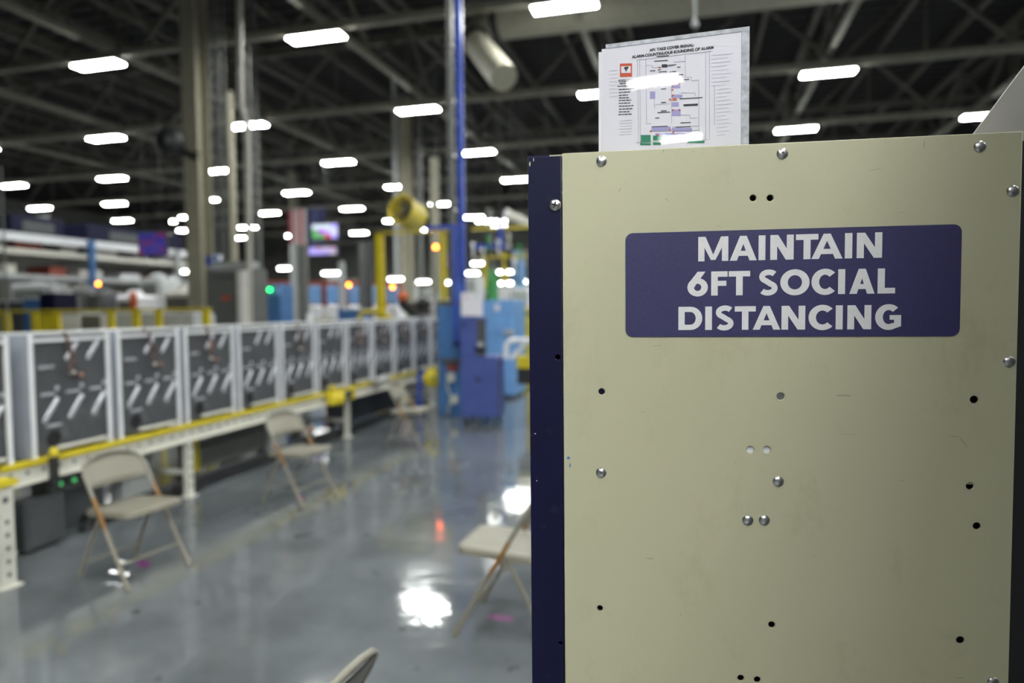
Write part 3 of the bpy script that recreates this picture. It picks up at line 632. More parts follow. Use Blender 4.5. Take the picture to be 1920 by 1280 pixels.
# near section that ends with a post
ce = thing('conveyor_section', 'conveyor end section with thick perforated white post and yellow rail', 'conveyor', (-3.98, 3.16, 0))
bx((-1.6, -0.9, 0.617), (0.02, 0.02, 0.654)).build('rail', M_YEL, ce)
bx((-1.58, -0.88, 0.47), (0.0, 0.0, 0.617)).build('side_channel', M_CREAMW, ce)
for y in (-0.03, -0.82):
    lg = bx((-0.09, y-0.06, 0.012), (0.0, y+0.03, 0.47)).build('post', M_CREAMW, ce)
    bx((-0.12, y-0.08, 0.0), (0.03, y+0.05, 0.012)).build('foot_plate', M_CREAMW, lg)
    for k in range(5): put('punched_hole', hm, lg, (0.0, y-0.015, 0.08+k*0.08))
put('punched_hole', hm, ce, (0.0, -0.05, 0.535), (0, 0, 0), (1, 1.4, 1.4))

UH, UW, UD = 0.85, 0.665, 0.64
def make_unit():
    t = thing('appliance_cabinet', '', 'appliance', (0, 0, 0), 0, 'unfinished appliance cabinets in a row on the conveyor')
    # white wrap-round shell: two sides with folded front flanges and a top
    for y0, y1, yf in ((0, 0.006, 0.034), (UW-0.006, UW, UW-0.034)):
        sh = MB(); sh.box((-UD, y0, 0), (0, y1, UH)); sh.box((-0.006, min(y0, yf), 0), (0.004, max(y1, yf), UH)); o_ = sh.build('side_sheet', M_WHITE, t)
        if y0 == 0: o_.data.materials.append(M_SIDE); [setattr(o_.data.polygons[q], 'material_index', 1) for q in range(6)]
    bx((-UD, 0.006, UH-0.012), (0.0, UW-0.006, UH)).build('top_sheet', M_LGREY, t)
    bx((-0.004, 0.034, UH-0.055), (0.010, UW-0.034, UH-0.03)).build('top_flange', M_WHITE, t)
    bx((-0.02, 0.034, 0.02), (-0.012, UW-0.034, UH-0.012)).build('service_panel', M_GALV, t, 'grey galvanised service panel')
    f = -0.012
    def rib(y, z, ly, lz, wd=0.028):
        b = MB(); p, q = Vector((f, y, z)), Vector((f, y+ly, z+lz)); d = (q-p).normalized(); n = Vector((0, -d.z, d.y))
        prof = [(-wd/2, 0), (-wd*.28, .010), (wd*.28, .010), (wd/2, 0)]; vs = []
        for c, e in ((p, 0.0), (p+d*wd*.3, 1), (q-d*wd*.3, 1), (q, 0.0)): vs += [c+n*a*(1 if e else .55)+Vector((h*(1 if e else 0), 0, 0)) for a, h in prof]
        b.add(vs, [(k*4+i, k*4+i+1, k*4+5+i, k*4+4+i) for k in range(3) for i in range(3)], True); return b.mesh('rib', M_RIB)
    for y, z, ly, lz in ((0.295, 0.655, 0.10, 0.135), (0.474, 0.65, 0.105, 0.145)): put('rib', rib(y, z, ly, lz, 0.036), t)
    r7 = rib(0, 0, 0.118, 0.165, 0.036); rh = rib(0, 0, 0.125, 0, 0.025); rh.materials[0] = M_RIBD
    bm_ = MB().lathe((f, 0, 0), (1, 0, 0), [(0.016, 0), (0.016, 0.006)], 10).mesh('screw_boss', M_RIB)
    for k in range(3):
        put('rib', r7, t, (0, 0.104+k*0.2, 0.232)); put('rib', rh, t, (0, 0.085+k*0.2, 0.425)); put('screw_boss', bm_, t, (0, 0.214+k*0.2, 0.465))
    put('rib', rh, t, (0, 0.080, 0.615)); put('rib', rh, t, (0, 0.12, 0.20))
    MB().lathe((f, 0.175, 0.112), (1, 0, 0), [(0.058, 0), (0.058, 0.002)], 20).build('vent_port', M_DARK, t)
    MB().lathe((f, 0.175, 0.112), (1, 0, 0), [(0.058, 0.0), (0.062, 0.006), (0.066, 0.0)], 20).build('port_rim', M_GALV, t)
    bx((-0.015, 0.20, 0.028), (0.006, UW-0.05, 0.052), 0.004).build('base_rail', M_CREAMW, t)
    return t
def harness(parent, k):
    rnd = random.Random(k)
    way = ((0.29, UH-0.02), (0.30, 0.77), (0.345, 0.70), (0.35, 0.65), (0.30, 0.61), (0.33, 0.565), (0.40, 0.545))
    sh = rnd.uniform(-0.02, 0.03)
    h = MB().tube([(0.014, y+sh+rnd.uniform(-.012, .012), z) for y, z in way[:5]], [.012, .010, .014, .017, .010], 7).build('wire_harness', M_BROWN, parent, 'brown bundle of loose wires')
    for i in range(3):
        MB().tube([(0.018+.006*i, y+sh+rnd.uniform(-.022, .022), z+rnd.uniform(-.02, .02)) for y, z in way[2:7]], 0.0055, 6).build('wire', (M_COPPER, M_DGREY, M_BROWN)[i], h)
    MB().lathe((0.02, way[5][0]+sh, way[5][1]), (1, 0, 0), [(0.016, -0.01), (0.016, 0.01)], 8).build('connector', M_CREAMW, h)
    MB().lathe((0.02, way[6][0]+sh, way[6][1]), (1, 0, 0), [(0.014, -0.01), (0.014, 0.01)], 8).build('connector', M_COPPER, h)
    MB().tube([(0.0, 0.28, UH+0.004), (0.012, 0.28, UH-0.03)], 0.016, 6).build('wire_clip', M_BROWN, h)
YU = [2.805, 3.605]+[3.605+0.732*i for i in range(1, 11)]
order = ['first', 'second', 'third', 'fourth', 'fifth', 'sixth', 'seventh', 'eighth', 'ninth', 'tenth', 'eleventh']
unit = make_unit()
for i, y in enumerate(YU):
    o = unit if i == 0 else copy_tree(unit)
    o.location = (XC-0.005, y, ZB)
    if i == 0: o['label'] = 'grey and white appliance cabinet standing on the conveyor end section'
    else: o['label'] = 'grey louvred appliance cabinet on the conveyor, %s from its end post' % order[i-1] + ('' if i in (4, 6) else ', wires hanging')
for i, o in enumerate([unit]+[o for o in COL.objects if o.name.startswith('appliance_cabinet.')]):
    if i in (1, 2, 3, 5, 7, 8, 9, 10): harness(o, i)
# foam corner post standing proud of the row
o = bx((-0.05, -0.03, 0), (0.0, 0.03, 0.115), 0.004).build('corner_block', M_WHITE); o.location = (XC-0.12, YU[6]-0.02+0.1, ZB+UH); tag(o, 'small white packing block on top of the row of cabinets', 'block')

# things below and beside the conveyor
def box_thing(name, label, cat, a, b, m, extra=None, bev=0.01):
    a, b = Vector(a), Vector(b); lo = Vector([min(p, q) for p, q in zip(a, b)]); hi = Vector([max(p, q) for p, q in zip(a, b)]); sz = hi-lo
    t = thing(name, label, cat, (lo.x+sz.x/2, lo.y+sz.y/2, lo.z))
    bx((-sz.x/2, -sz.y/2, 0), (sz.x/2, sz.y/2, sz.z), bev).build('body', m, t); return t, sz
def under(px, py, X): return at_x(px, py, X)
t, sz = box_thing('control_box', 'small grey control box under the conveyor before the first white leg', 'control box', (-4.75, 4.62, 0.0), (-4.62, 4.95, 0.46), M_LGREY)
bx((sz.x/2, -0.12, 0.15), (sz.x/2+.008, 0.12, 0.42), .003).build('lid', M_LGREY, t)
t, sz = box_thing('control_box', 'black control box low on the floor behind the end post', 'control box', (-4.55, 3.55, 0.02), (-4.38, 3.86, 0.36), M_DGREY)
bx((sz.x/2, -0.13, 0.03), (sz.x/2+.006, 0.13, 0.31), .003).build('lid', M_DGREY, t); bx((-.06, -.1, -.02), (.06, .1, 0)).build('foot', M_BLACK, t)
t, sz = box_thing('terminal_box', 'grey terminal box with two green pilot lamps under the conveyor', 'control box', (-4.75, 3.9, 0.30), (-4.6, 4.45, 0.50), M_GREY)
for y in (-0.16, -0.04): MB().lathe((sz.x/2, y, 0.07), (1, 0, 0), [(0.016, 0), (0.016, 0.012), (0.008, 0.018)], 12).build('pilot_lamp', M_GLP, t)
for y in (0.08, 0.17): MB().lathe((sz.x/2, y, 0.07), (1, 0, 0), [(0.02, 0), (0.02, 0.012)], 12).build('button', M_DGREY, t)
bx((-0.05, -0.25, -0.3), (0.05, 0.25, 0.0)).build('bracket', M_DGREY, t)
t, sz = box_thing('skirt_panel', 'olive grey skirt panel under the conveyor with yellow edge marking', 'panel', (-4.72, 5.35, 0.10), (-4.70, 6.7, 0.46), M_GREY, bev=0.004)
bx((0.01, -0.62, 0.0), (0.014, -0.40, 0.36)).build('yellow_marking', M_YEL, t)
bx((-0.05, -0.66, -0.10), (0.0, -0.60, 0.0)).build('foot', M_BLACK, t); bx((-0.05, 0.60, -0.10), (0.0, 0.66, 0.0)).build('foot', M_BLACK, t)
t, sz = box_thing('floor_track', 'long black cable track on the floor under the conveyor', 'cable track', (-4.62, 4.2, 0.0), (-4.45, 11.0, 0.085), M_BLACK, bev=0.012)
MB().tube([(0.03, -3.2, 0.105), (0.03, 3.2, 0.105)], 0.02, 8).build('cable', M_DGREY, t)
t, sz = box_thing('motor_unit', 'grey steel drive box with white post under the conveyor', 'motor', (-4.78, 6.75, 0.0), (-4.66, 7.05, 0.48), M_LGREY)
MB().lathe((sz.x/2, 0, 0.36), (1, 0, 0), [(0.06, 0), (0.06, 0.06), (0.03, 0.07)], 16).build('motor_cap', M_STEEL, t)
t, sz = box_thing('valve_box', 'pale valve block with copper fittings under the conveyor', 'valve', (-4.7, 7.22, 0.0), (-4.58, 7.5, 0.27), M_DGREY)
for k in range(3): MB().lathe((sz.x/2, -0.08+k*0.08, 0.16+0.03*k), (1, 0, 0), [(0.03, 0), (0.03, 0.05), (0.014, 0.07)], 10).build('fitting', M_COPPER if k == 1 else M_CREAMW, t)
t, sz = box_thing('side_tray', 'dark grey steel tray panel under the far conveyor span', 'panel', (-4.8, 8.2, 0.05), (-4.76, 10.5, 0.44), M_DGREY)
bx((-0.02, -1.1, -0.05), (0.02, -1.0, 0)).build('foot', M_BLACK, t); bx((-0.02, 1.0, -0.05), (0.02, 1.1, 0)).build('foot', M_BLACK, t)
for k, (y, lb) in enumerate(((4.32, 'loose bundle of black cables under the conveyor by the green pilot lamps'), (4.98, 'loose bundle of black cables hanging beside the first white conveyor leg'))):
    b = MB(); rnd = random.Random(k)
    for i in range(4): b.tube([(rnd.uniform(-.03, .03), -0.3+j*0.12, 0.02+0.012*i+rnd.uniform(0, .09)*(1 if 0 < j < 5 else 0)) for j in range(6)], 0.012, 6)
    o = b.build('cable_bundle', M_BLACK); o.location = (-4.42, y, 0); tag(o, lb, 'cable')
# yellow drive gear on the rail, small lift clamp and hand wheel
def px_box(x0, y0, x1, y1, Y, dY): 
    p, q = at_y(x0, y1, Y), at_y(x1, y0, Y); return (p.x, Y, p.z), (q.x, Y+dY, q.z)
t = thing('drive_gear', 'yellow drive motor bolted on the conveyor rail past the middle', 'motor', (-4.30, 7.45, 0.50))
bx((0, -0.12, 0.0), (0.12, 0.16, 0.14), .02).build('housing', M_YEL, t)
MB().lathe((0.06, 0.02, 0.07), (1, 0, 0), [(0.075, 0), (0.075, 0.07), (0.05, 0.1), (0.02, 0.1)], 16).build('cover', M_YEL, t)
MB().tube([(0.06, 0.16, 0.07), (0.06, 0.36, 0.09)], 0.05, 12).build('motor_barrel', M_BLACK, t)
bx((0.0, 0.36, 0.02), (0.12, 0.42, 0.16), .01).build('end_cap', M_YEL, t)
MB().tube([(0.03, 0.0, 0.14), (0.03, -0.02, 0.24)], 0.03, 8).build('knob', M_YEL, t)
t = thing('stop_clamp', 'dark stop clamp with yellow handle on the conveyor rail in front of first cabinet', 'clamp', (-4.29, 3.70, 0.56))
bx((-0.02, -0.025, -0.12), (0.03, 0.025, 0.10), .008).build('body', M_BLACK, t); MB().lathe((0.01, 0, 0.10), (0, 0, 1), [(0.02, 0), (0.028, 0.02), (0.026, 0.05), (0.01, 0.06)], 12).build('handle', M_YEL, t)
t = thing('hand_wheel', 'yellow hand wheel on a blue bracket at the conveyor end', 'hand wheel', (-4.0, 10.2, 0.0))
wp = at_y(812, 708, 10.2); wx = wp.x+4.0; wz = wp.z
MB().lathe((wx, 0, wz), (0.5, -1, 0), [(0.03, -0.03), (0.145, -0.03), (0.16, 0.0), (0.145, 0.03), (0.03, 0.04)], 10).build('wheel', M_YEL, t)
MB().lathe((wx+.02, -0.03, wz), (0.5, -1, 0), [(0.03, 0), (0.03, 0.03)], 10).build('hub', M_DGREY, t)
bx((wx-0.28, 0.03, wz+0.06), (wx, 0.09, wz+0.12)).build('arm', M_BLUE, t)
bx((wx-0.29, 0.03, 0.0), (wx-0.23, 0.09, wz+0.12)).build('bracket_post', M_BLUE, t)
MB().tube([(wx, 0.02, wz-0.1), (wx-0.12, 0.0, wz-0.2)], 0.03, 8).build('crank_handle', M_LGREY, t)
o = bx((-0.05, -0.14, 0), (0.11, 0.14, 0.05), .012).build('rail_guide', M_LGREY); o.location = (-4.27, 8.72, ZB); tag(o, 'light grey guide block on the rail above the far folding chair', 'guide')

# ------------------------------------------------------------------ blue machines at the end of the aisle
def pbx(t, name, m, x0, y0, x1, y1, Y, dY, org, bev=0.0, z0=None):
    a, c = px_box(x0, y0, x1, y1, Y, dY); a = Vector(a); c = Vector(c)
    if z0 is not None: a.z = z0
    o = bx(a-org, c-org, bev).build(name, m, t); return o
# tall steel-blue electrical cabinet
org = Vector((at_y(846, 785, 9.95).x, 9.95, 0)); t = thing('electrical_cabinet', 'tall steel-blue electrical cabinet at the end of the conveyor', 'cabinet', org)
pbx(t, 'body', M_STEELB, 823, 572, 872, 790, 9.95, 0.6, org, .01, 0.0)
pbx(t, 'top_cap', M_DGREY, 821, 563, 873, 572, 9.94, 0.62, org, .006)
pbx(t, 'ledge', M_DGREY, 826, 672, 866, 680, 9.88, 0.06, org)
pbx(t, 'hose_block', M_CREAMW, 838, 700, 850, 715, 9.86, 0.08, org); pbx(t, 'hose_block', M_CREAMW, 843, 742, 856, 756, 9.86, 0.08, org)
pbx(t, 'switch', M_REDM, 838, 684, 858, 694, 9.90, 0.05, org)
q = [at_y(x, y, 9.86)-org for x, y in ((843, 700), (838, 725), (846, 745), (841, 765), (840, 776))]; MB().tube(q, 0.018, 8).build('hose', M_LGREY, t)
# violet-blue tool cabinet on casters
org = Vector((at_y(900, 795, 9.2).x, 9.2, 0)); rz = R(0)
t = thing('tool_cabinet', 'violet-blue tool cabinet on black casters with a narrow tower', 'cabinet', org, rz)
bx((-0.28, 0.0, 0.10), (0.24, 0.46, 0.98), .008).build('body', M_TOOLB, t)
bx((-0.275, -0.012, 0.13), (0.235, 0.0, 0.96), .006).build('door', M_TOOLB, t)
bx((-0.28, 0.0, 0.98), (-0.04, 0.46, 1.55), .008).build('tower', M_TOOLB, t)
bx((-0.04, 0.02, 0.98), (0.09, 0.05, 1.50)).build('dark_screen', M_DGREY, t)
bx((-0.06, -0.03, 1.07), (0.10, 0.02, 1.11), .006).build('shelf', M_NAVY, t)
bx((-0.02, -0.02, 1.11), (0.06, 0.015, 1.18), .01).build('tray', M_LGREY, t)
MB().lathe((-0.02, -0.012, 0.66), (0, -1, 0), [(0.03, 0), (0.03, 0.02), (0.015, 0.03)], 14).build('lock', M_BLACK, t)
MB().lathe((0.24, 0.2, 0.86), (1, 0, 0), [(0.03, 0), (0.03, 0.02)], 14).build('knob', M_BLACK, t)
MB().lathe((-0.22, 0.0, 1.43), (0, -1, 0), [(0.025, 0), (0.025, 0.01)], 14).build('knob', M_BLACK, t)
for x in (-0.22, -0.02, 0.19):
    for y in (0.07, 0.39):
        c = MB().tube([(x-0.018, y, 0.045), (x+0.018, y, 0.045)], 0.045, 14).build('caster', M_RUBBER, t)
        bx((x-0.026, y-0.02, 0.045), (x+0.026, y+0.02, 0.10)).build('fork', M_STEEL, c)
o = bx((-0.16, 0, 0), (0.16, 0.004, 0.33)).build('notice_sheet', M_PAPER); o.location = at_y(885, 592, 9.19); o.rotation_euler = (0, 0, rz); tag(o, 'white paper notice taped to the violet-blue tool cabinet tower', 'notice')
for q in ((-0.11, 0.24, 0.03), (0.06, 0.255, 0.02)): MB().prism([(q[0], q[1]), (q[0]+q[2], q[1]), (q[0]+q[2], q[1]+q[2]), (q[0], q[1]+q[2])], (0, -0.0003, 0), (1, 0, 0), (0, 0, 1), 0.0003).build('sticker', M_ORANGE if q[0] < 0 else M_GREEN, o)
# light-blue machine behind
org = Vector((at_y(930, 745, 12.0).x, 12.0, 0)); t = thing('light_blue_machine', 'pale blue sheet-metal machine standing behind the tool cabinet', 'machine', org)
pbx(t, 'body', M_LBLUE, 900, 562, 962, 745, 12.0, 0.9, org, .012, 0.06)
pbx(t, 'plinth', M_DGREY, 903, 742, 960, 747, 12.05, 0.8, org, 0, 0.0)
pbx(t, 'door', M_LBLUE, 912, 570, 958, 625, 11.985, 0.02, org, .004); pbx(t, 'door', M_LBLUE, 912, 634, 958, 735, 11.985, 0.02, org, .004)
pbx(t, 'notice_plate', M_PAPER, 927, 570, 937, 582, 11.975, 0.01, org); pbx(t, 'drawer_handle', M_LGREY, 946, 618, 962, 628, 11.93, 0.06, org, .004)
# white tube frame with yellow beam
org = Vector((at_y(985, 720, 8.6).x, 8.6, 0)); t = thing('tube_frame_bench', 'white tubular bench frame with yellow beam beside the navy cabinet post', 'bench', org)
def TB(px, py, Y=8.6): return at_y(px, py, Y)-org
MB().tube([TB(948, 672), TB(950, 645), TB(956, 638), TB(1060, 636)], 0.035, 10).build('top_tube', M_WHITE, t)
MB().tube([TB(958, 672), TB(990, 640)], 0.03, 10).build('diagonal_tube', M_WHITE, t)
MB().tube([TB(1050, 636), (TB(1050, 636).x, 0, 0)], 0.035, 10).build('leg', M_WHITE, t)
MB().tube([TB(1050, 636, 9.5), (TB(1050, 636, 9.5).x, 0.9, 0)], 0.035, 10).build('leg', M_WHITE, t)
pbx(t, 'beam', M_YEL, 969, 668, 1060, 690, 9.6, 0.15, org); pbx(t, 'lower_shelf', M_BLACK, 970, 690, 1060, 720, 9.62, 0.5, org)
MB().tube([TB(1056, 640), TB(1056, 640, 9.5)], 0.03, 8).build('side_tube', M_WHITE, t)
# blue and grey floor-to-truss posts
def post(name, px, Y, wd, m, label, zt=8.0, z0=0.0, lean=0.0):
    p = at_y(px, 560, Y); t = thing(name, label, 'post', (p.x, Y, z0))
    bx((-wd/2, -wd/2, 0.02), (wd/2, wd/2, zt-z0)).build('shaft', m, t); bx((-wd, -wd, 0), (wd, wd, 0.02)).build('base_plate', m, t); return t
tp = post('blue_post', 868, 10.85, 0.085, M_BLUE, 'tall bright blue square post rising past the tool cabinet to the roof')
tg = post('grey_post', 850, 10.95, 0.09, M_GREY, 'tall grey channel post just behind the bright blue post')
for k in range(6): bx((-0.06, -0.06, 2.4+k*0.9), (0.06, 0.06, 2.44+k*0.9)).build('clamp', M_STEEL, tg)
org = Vector((at_y(853, 640, 9.72).x, 9.72, 0)); t = thing('blue_bracket_frame', 'thin blue gantry leg with a short blue arm above the electrical cabinet', 'bracket', org)
pbx(t, 'leg', M_BLUE, 851, 428, 855.5, 645, 9.72, 0.045, org); pbx(t, 'arm', M_BLUE, 797, 421, 857, 431, 9.72, 0.045, org)
pbx(t, 'wall_bracket', M_NAVY, 850, 640, 857, 648, 9.72, 0.225, org)
# yellow gantry
YG = 12.6; org = Vector((at_y(711, 560, YG).x, YG, 0)); t = thing('yellow_gantry', 'yellow painted steel gantry arch standing behind the conveyor', 'gantry', org)
pbx(t, 'post', M_YEL, 706, 436, 716, 600, YG, 0.1, org, 0, 0.0); pbx(t, 'post', M_YEL, 826, 436, 833, 600, YG, 0.1, org, 0, 0.0); pbx(t, 'beam', M_YEL, 703, 430, 836, 439, YG, 0.1, org)
bx((-0.15, -0.1, 0.0), (0.15, 0.2, 0.015)).build('base_plate', M_YEL, t)
pg = at_y(692, 588, YG); MB().tube([at_y(672, 598, YG)-org, at_y(680, 585, YG)-org, at_y(712, 584, YG)-org, at_y(735, 598, YG)-org], 0.05, 8).build('guard_loop', M_YEL, t)
# yellow drum fan on a grey stand
YF = 15.5; fc = at_y(762, 398, YF); t = thing('drum_fan', 'round yellow drum fan mounted high on a tan mast', 'fan', (fc.x, YF, 0)); ax = Vector((-0.22, -0.95, 0.24)).normalized()
b = MB().lathe((0, 0, fc.z), ax, [(0.30, -0.42), (0.34, -0.40), (0.345, 0.20), (0.375, 0.24), (0.36, 0.25), (0.33, 0.22), (0.32, -0.30), (0.001, -0.32)], 28); b.build('drum', M_YEL, t)
MB().lathe((0, 0, fc.z), ax, [(0.30, -0.26), (0.30, -0.24)], 24).build('dark_backing', M_DARK, t)
gr = MB()
for k in range(1, 6): gr.tube([Vector((0, 0, fc.z))+ax*0.22+(Vector((ax.y, -ax.x, 0)).normalized()*math.cos(a*PI/12)+ax.cross(Vector((ax.y, -ax.x, 0)).normalized())*math.sin(a*PI/12))*0.06*k for a in range(25)], 0.004, 5, False)
gr.build('guard_rings', M_DGREY, t)
MB().lathe(Vector((0, 0, fc.z))+ax*0.02, ax, [(0.07, -0.2), (0.07, 0.1), (0.03, 0.13)], 14).build('hub', M_DGREY, t)
sd = Vector((ax.y, -ax.x, 0)).normalized(); upv = ax.cross(sd)
for k in range(4):
    a = k*PI/2+0.4; d = sd*math.cos(a)+upv*math.sin(a); e = ax.cross(d)
    MB().prism([(0.06, -0.04), (0.29, -0.09), (0.29, 0.06), (0.06, 0.04)], Vector((0, 0, fc.z))+ax*0.05, d, (e*0.85+ax*0.5).normalized(), 0.006).build('blade', M_GREY, t)
bx((-0.06, 0.05, 0.0), (0.06, 0.17, fc.z-0.25)).build('mast', M_TAN, t)
MB().bar((0, 0.1, fc.z-0.35), (0, -0.05, fc.z-0.28), 0.2, 0.12).build('yoke', M_YEL, t)

# ------------------------------------------------------------------ building columns, conduits, ducts
def column(px, Y, label, fan=False):
    p = at_y(px, 560, Y); t = thing('steel_column', label, 'column', (p.x, Y, 0))
    bx((-0.20, -0.21, 0.02), (0.20, -0.18, 10.1)).build('front_flange', M_TAN, t); bx((-0.20, 0.18, 0.02), (0.20, 0.21, 10.1)).build('rear_flange', M_TAN, t)
    bx((-0.015, -0.18, 0.02), (0.015, 0.18, 10.1)).build('web', M_TAN, t); bx((-0.3, -0.3, 0), (0.3, 0.3, 0.02)).build('base_plate', M_GREY, t)
    return t, p
colm, p1 = column(378, 13.7, 'thick tan steel column beside the grey switch cabinet')
column(765, 25.6, 'tan steel column far behind the yellow drum fan')
column(556, 37.5, 'tan steel column in the far hall near the hanging flag')
# dark wall fan and cable tray fixed to the column
t = thing('column_fan', 'dark cage fan bolted to the thick tan column', 'fan', (p1.x-0.25, 13.35, at_y(350, 262, 13.35).z))
MB().lathe((-0.18, 0, 0), (0.6, -1, 0), [(0.30, -0.1), (0.33, 0.0), (0.30, 0.1), (0.05, 0.14)], 20).build('cage', M_BLACK, t)
MB().lathe((-0.18, 0, 0), (0.6, -1, 0), [(0.08, -0.25), (0.08, 0.16)], 12).build('motor', M_DGREY, t)
MB().bar((-0.1, 0.05, -0.1), (0.45, 0.12, -0.42), 0.06, 0.10).build('arm', M_BLACK, t); MB().bar((0.0, 0.1, -0.3), (0.62, 0.0, -0.32), 0.04, 0.04).build('strap', M_BLACK, t)
MB().bar((-0.30, 0, 0.3), (0.1, 0.0, 0.62), 0.05, 0.05).build('strut', M_GREY, t)
def pipe(name, pts, r, m, label, cat='pipe'):
    b = MB().tube([p-pts[0] for p in pts], r, 10); o = b.build(name, m); o.location = pts[0]; return tag(o, label, cat)
YC = 12.7
def stack(px, Y, z1, z0=0.0): 
    p = at_y(px, 560, Y); return [Vector((p.x, Y, z0)), Vector((p.x, Y, z1))]
pts = [at_y(x, y, YC) for x, y in ((467, 598), (466, 420), (464, 280), (462, 235), (452, 200), (450, 120), (449, 60), (448, -60))]; pts[0].z = 0
pipe('conduit', pts, 0.065, M_DUCT2, 'thick white conduit with an offset bend in front of the grey switch cabinet')
pts = [at_y(x, y, YC) for x, y in ((466, 600), (465, 508))]; pts[0].z = 0.0
o = MB().tube([p-pts[0]+Vector((0, -0.03, 0)) for p in pts], 0.11, 14).build('pipe_sleeve', M_WSHEET); o.location = pts[0]; o.location.y -= 0.17; tag(o, 'wide bright sleeve around the foot of the thick white conduit', 'pipe')
ZSW = at_y(430, 490, 13.05).z
for i, (px, Y, r, m, z0, lb) in enumerate(((409, 13.25, 0.025, M_GREY, ZSW, 'thin grey conduit rising beside the thick tan column'), (421, 13.25, 0.035, M_GREY, ZSW, 'thicker grey conduit rising from the switch cabinet'), (433, 13.25, 0.02, M_GREY, ZSW, 'very thin grey conduit rising from the switch cabinet'), (441, 14.6, 0.09, M_TAN, 0, 'tan pipe rising behind the switch cabinet'), (479, 13.9, 0.025, M_GREY, 0, 'thin conduit right of the thick white conduit'), (490, 16.4, 0.05, M_GREY, 0, 'grey conduit rising behind the steel-blue locker'), (818, 19.0, 0.13, M_DUCT, 0, 'thick cream vertical pipe behind the yellow gantry'), (745, 24.6, 0.08, M_LGREY, 0, 'pale vertical pipe behind the yellow gantry post'), (692, 16.2, 0.10, M_DGREY, 0, 'dark post left of the yellow gantry'), (682, 17.2, 0.07, M_GREY, 0, 'grey post left of the yellow gantry'), (12, 8.8, 0.018, M_GREY, 0, 'slim grey pipe standing at the far left aisle'), (790, 24.0, 0.10, M_GREY, 0, 'grey vertical pipe between drum fan and cream pipe'))):
    zt = {818: at_y(818, 405-110, 19).z, 441: 7.0, 692: at_y(692, 455, 16.2).z, 682: at_y(682, 455, 17.2).z, 12: at_y(12, 310, 8.8).z}.get(px, 10.67)
    pipe('conduit' if r < 0.06 else 'pipe', stack(px, Y, zt, z0), r, m, lb)
# big round supply duct with elbow nozzle at upper right
YD = 16.2; c0 = at_y(940, 40, YD); zc = c0.z
d = thing('air_duct', 'big round cream air duct slung under the roof at upper right', 'duct', (c0.x, YD, zc))
MB().tube([(0, 0, 0), (6, 0, 0), (13, 0, 0)], 0.42, 20).build('duct_run', M_DUCT, d)
for x in (1.5, 4.5, 7.5, 10.5): MB().lathe((x, 0, 0), (1, 0, 0), [(0.42, 0), (0.445, 0.01), (0.445, 0.05), (0.42, 0.06)], 20).build('joint_band', M_DUCT, d)
MB().tube([(-0.02, 0, 0), (-0.35, -0.02, 0.02), (-0.62, -0.1, -0.05)], [0.40, 0.36, 0.30], 18).build('end_cone', M_DUCT, d)
n0, n1 = at_y(893, 80, 14.9)-Vector((c0.x, YD, zc)), at_y(945, 146, 14.0)-Vector((c0.x, YD, zc))
MB().tube([(-0.45, -0.2, -0.05), n0+(n0-n1)*0.15, n0, n1], [0.22, 0.26, 0.28, 0.30], 18).build('nozzle', M_DUCT, d)
MB().lathe(n0, n0-n1, [(0.29, -0.02), (0.33, 0.02), (0.33, 0.10), (0.29, 0.14)], 18).build('collar', M_BLACK, d)
MB().lathe((-0.1, 0, 0), (1, 0, 0), [(0.42, -0.08), (0.46, -0.06), (0.46, 0.04), (0.42, 0.06)], 18).build('collar', M_BLACK, d)
for x in (1, 5, 9): MB().tube([(x, 0, 0.42), (x, 0, 10.1-zc)], 0.015, 6).build('hanger', M_STEEL, d)
p = at_y(1303, 44, 9.0); t = thing('sprinkler_drop', 'pale cord with a small round end hanging above the poster', 'cord', p)
MB().tube([(0, 0, 0.0), (0, 0, 10.67-p.z)], 0.012, 6).build('cord', M_LGREY, t); MB().lathe((0, 0, -0.05), (0, 0, 1), [(0.001, 0), (0.04, 0.02), (0.045, 0.05), (0.03, 0.08), (0.001, 0.1)], 12).build('end_knob', M_LGREY, t)
# grey switch cabinet and blue locker behind the conveyor
def machine(name, label, cat, m, x0, y0, x1, y1, Y, dY, z0=0.0, bev=.01):
    a, c = px_box(x0, y0, x1, y1, Y, dY); org = Vector(((a[0]+c[0])/2, Y, z0)); t = thing(name, label, cat, org)
    bx(Vector((a[0], a[1], z0))-org, Vector(c)-org, bev).build('body', m, t); return t, org
t, o_ = machine('switch_cabinet', 'tall grey electrical switch cabinet right of the thick tan column', 'cabinet', M_GREY, 388, 503, 474, 605, 13.0, 0.5)
pbx(t, 'door', M_GREY, 396, 515, 452, 640, 12.985, 0.015, o_, .004); pbx(t, 'warning_label', M_RINK, 415, 555, 431, 562, 12.975, 0.01, o_); pbx(t, 'vent_slot', M_DGREY, 400, 517, 445, 523, 12.975, 0.01, o_)
pbx(t, 'junction_box', M_LGREY, 392, 490, 470, 503, 13.05, 0.3, o_); pbx(t, 'placard', M_BLUE, 386, 480, 395, 498, 12.99, 0.02, o_)
t, o_ = machine('locker', 'steel-blue locker with a glowing green lamp on its front', 'cabinet', M_STEELB, 490, 532, 524, 606, 15.0, 0.6)
pl = at_y(506, 543, 14.95)-o_; MB().lathe(pl, (0, -1, 0), [(0.03, 0), (0.03, 0.02), (0.02, 0.03)], 12).build('signal_lamp', M_GLG, t)
pbx(t, 'top_box', M_LBLUE, 514, 534, 524, 552, 14.95, 0.06, o_)

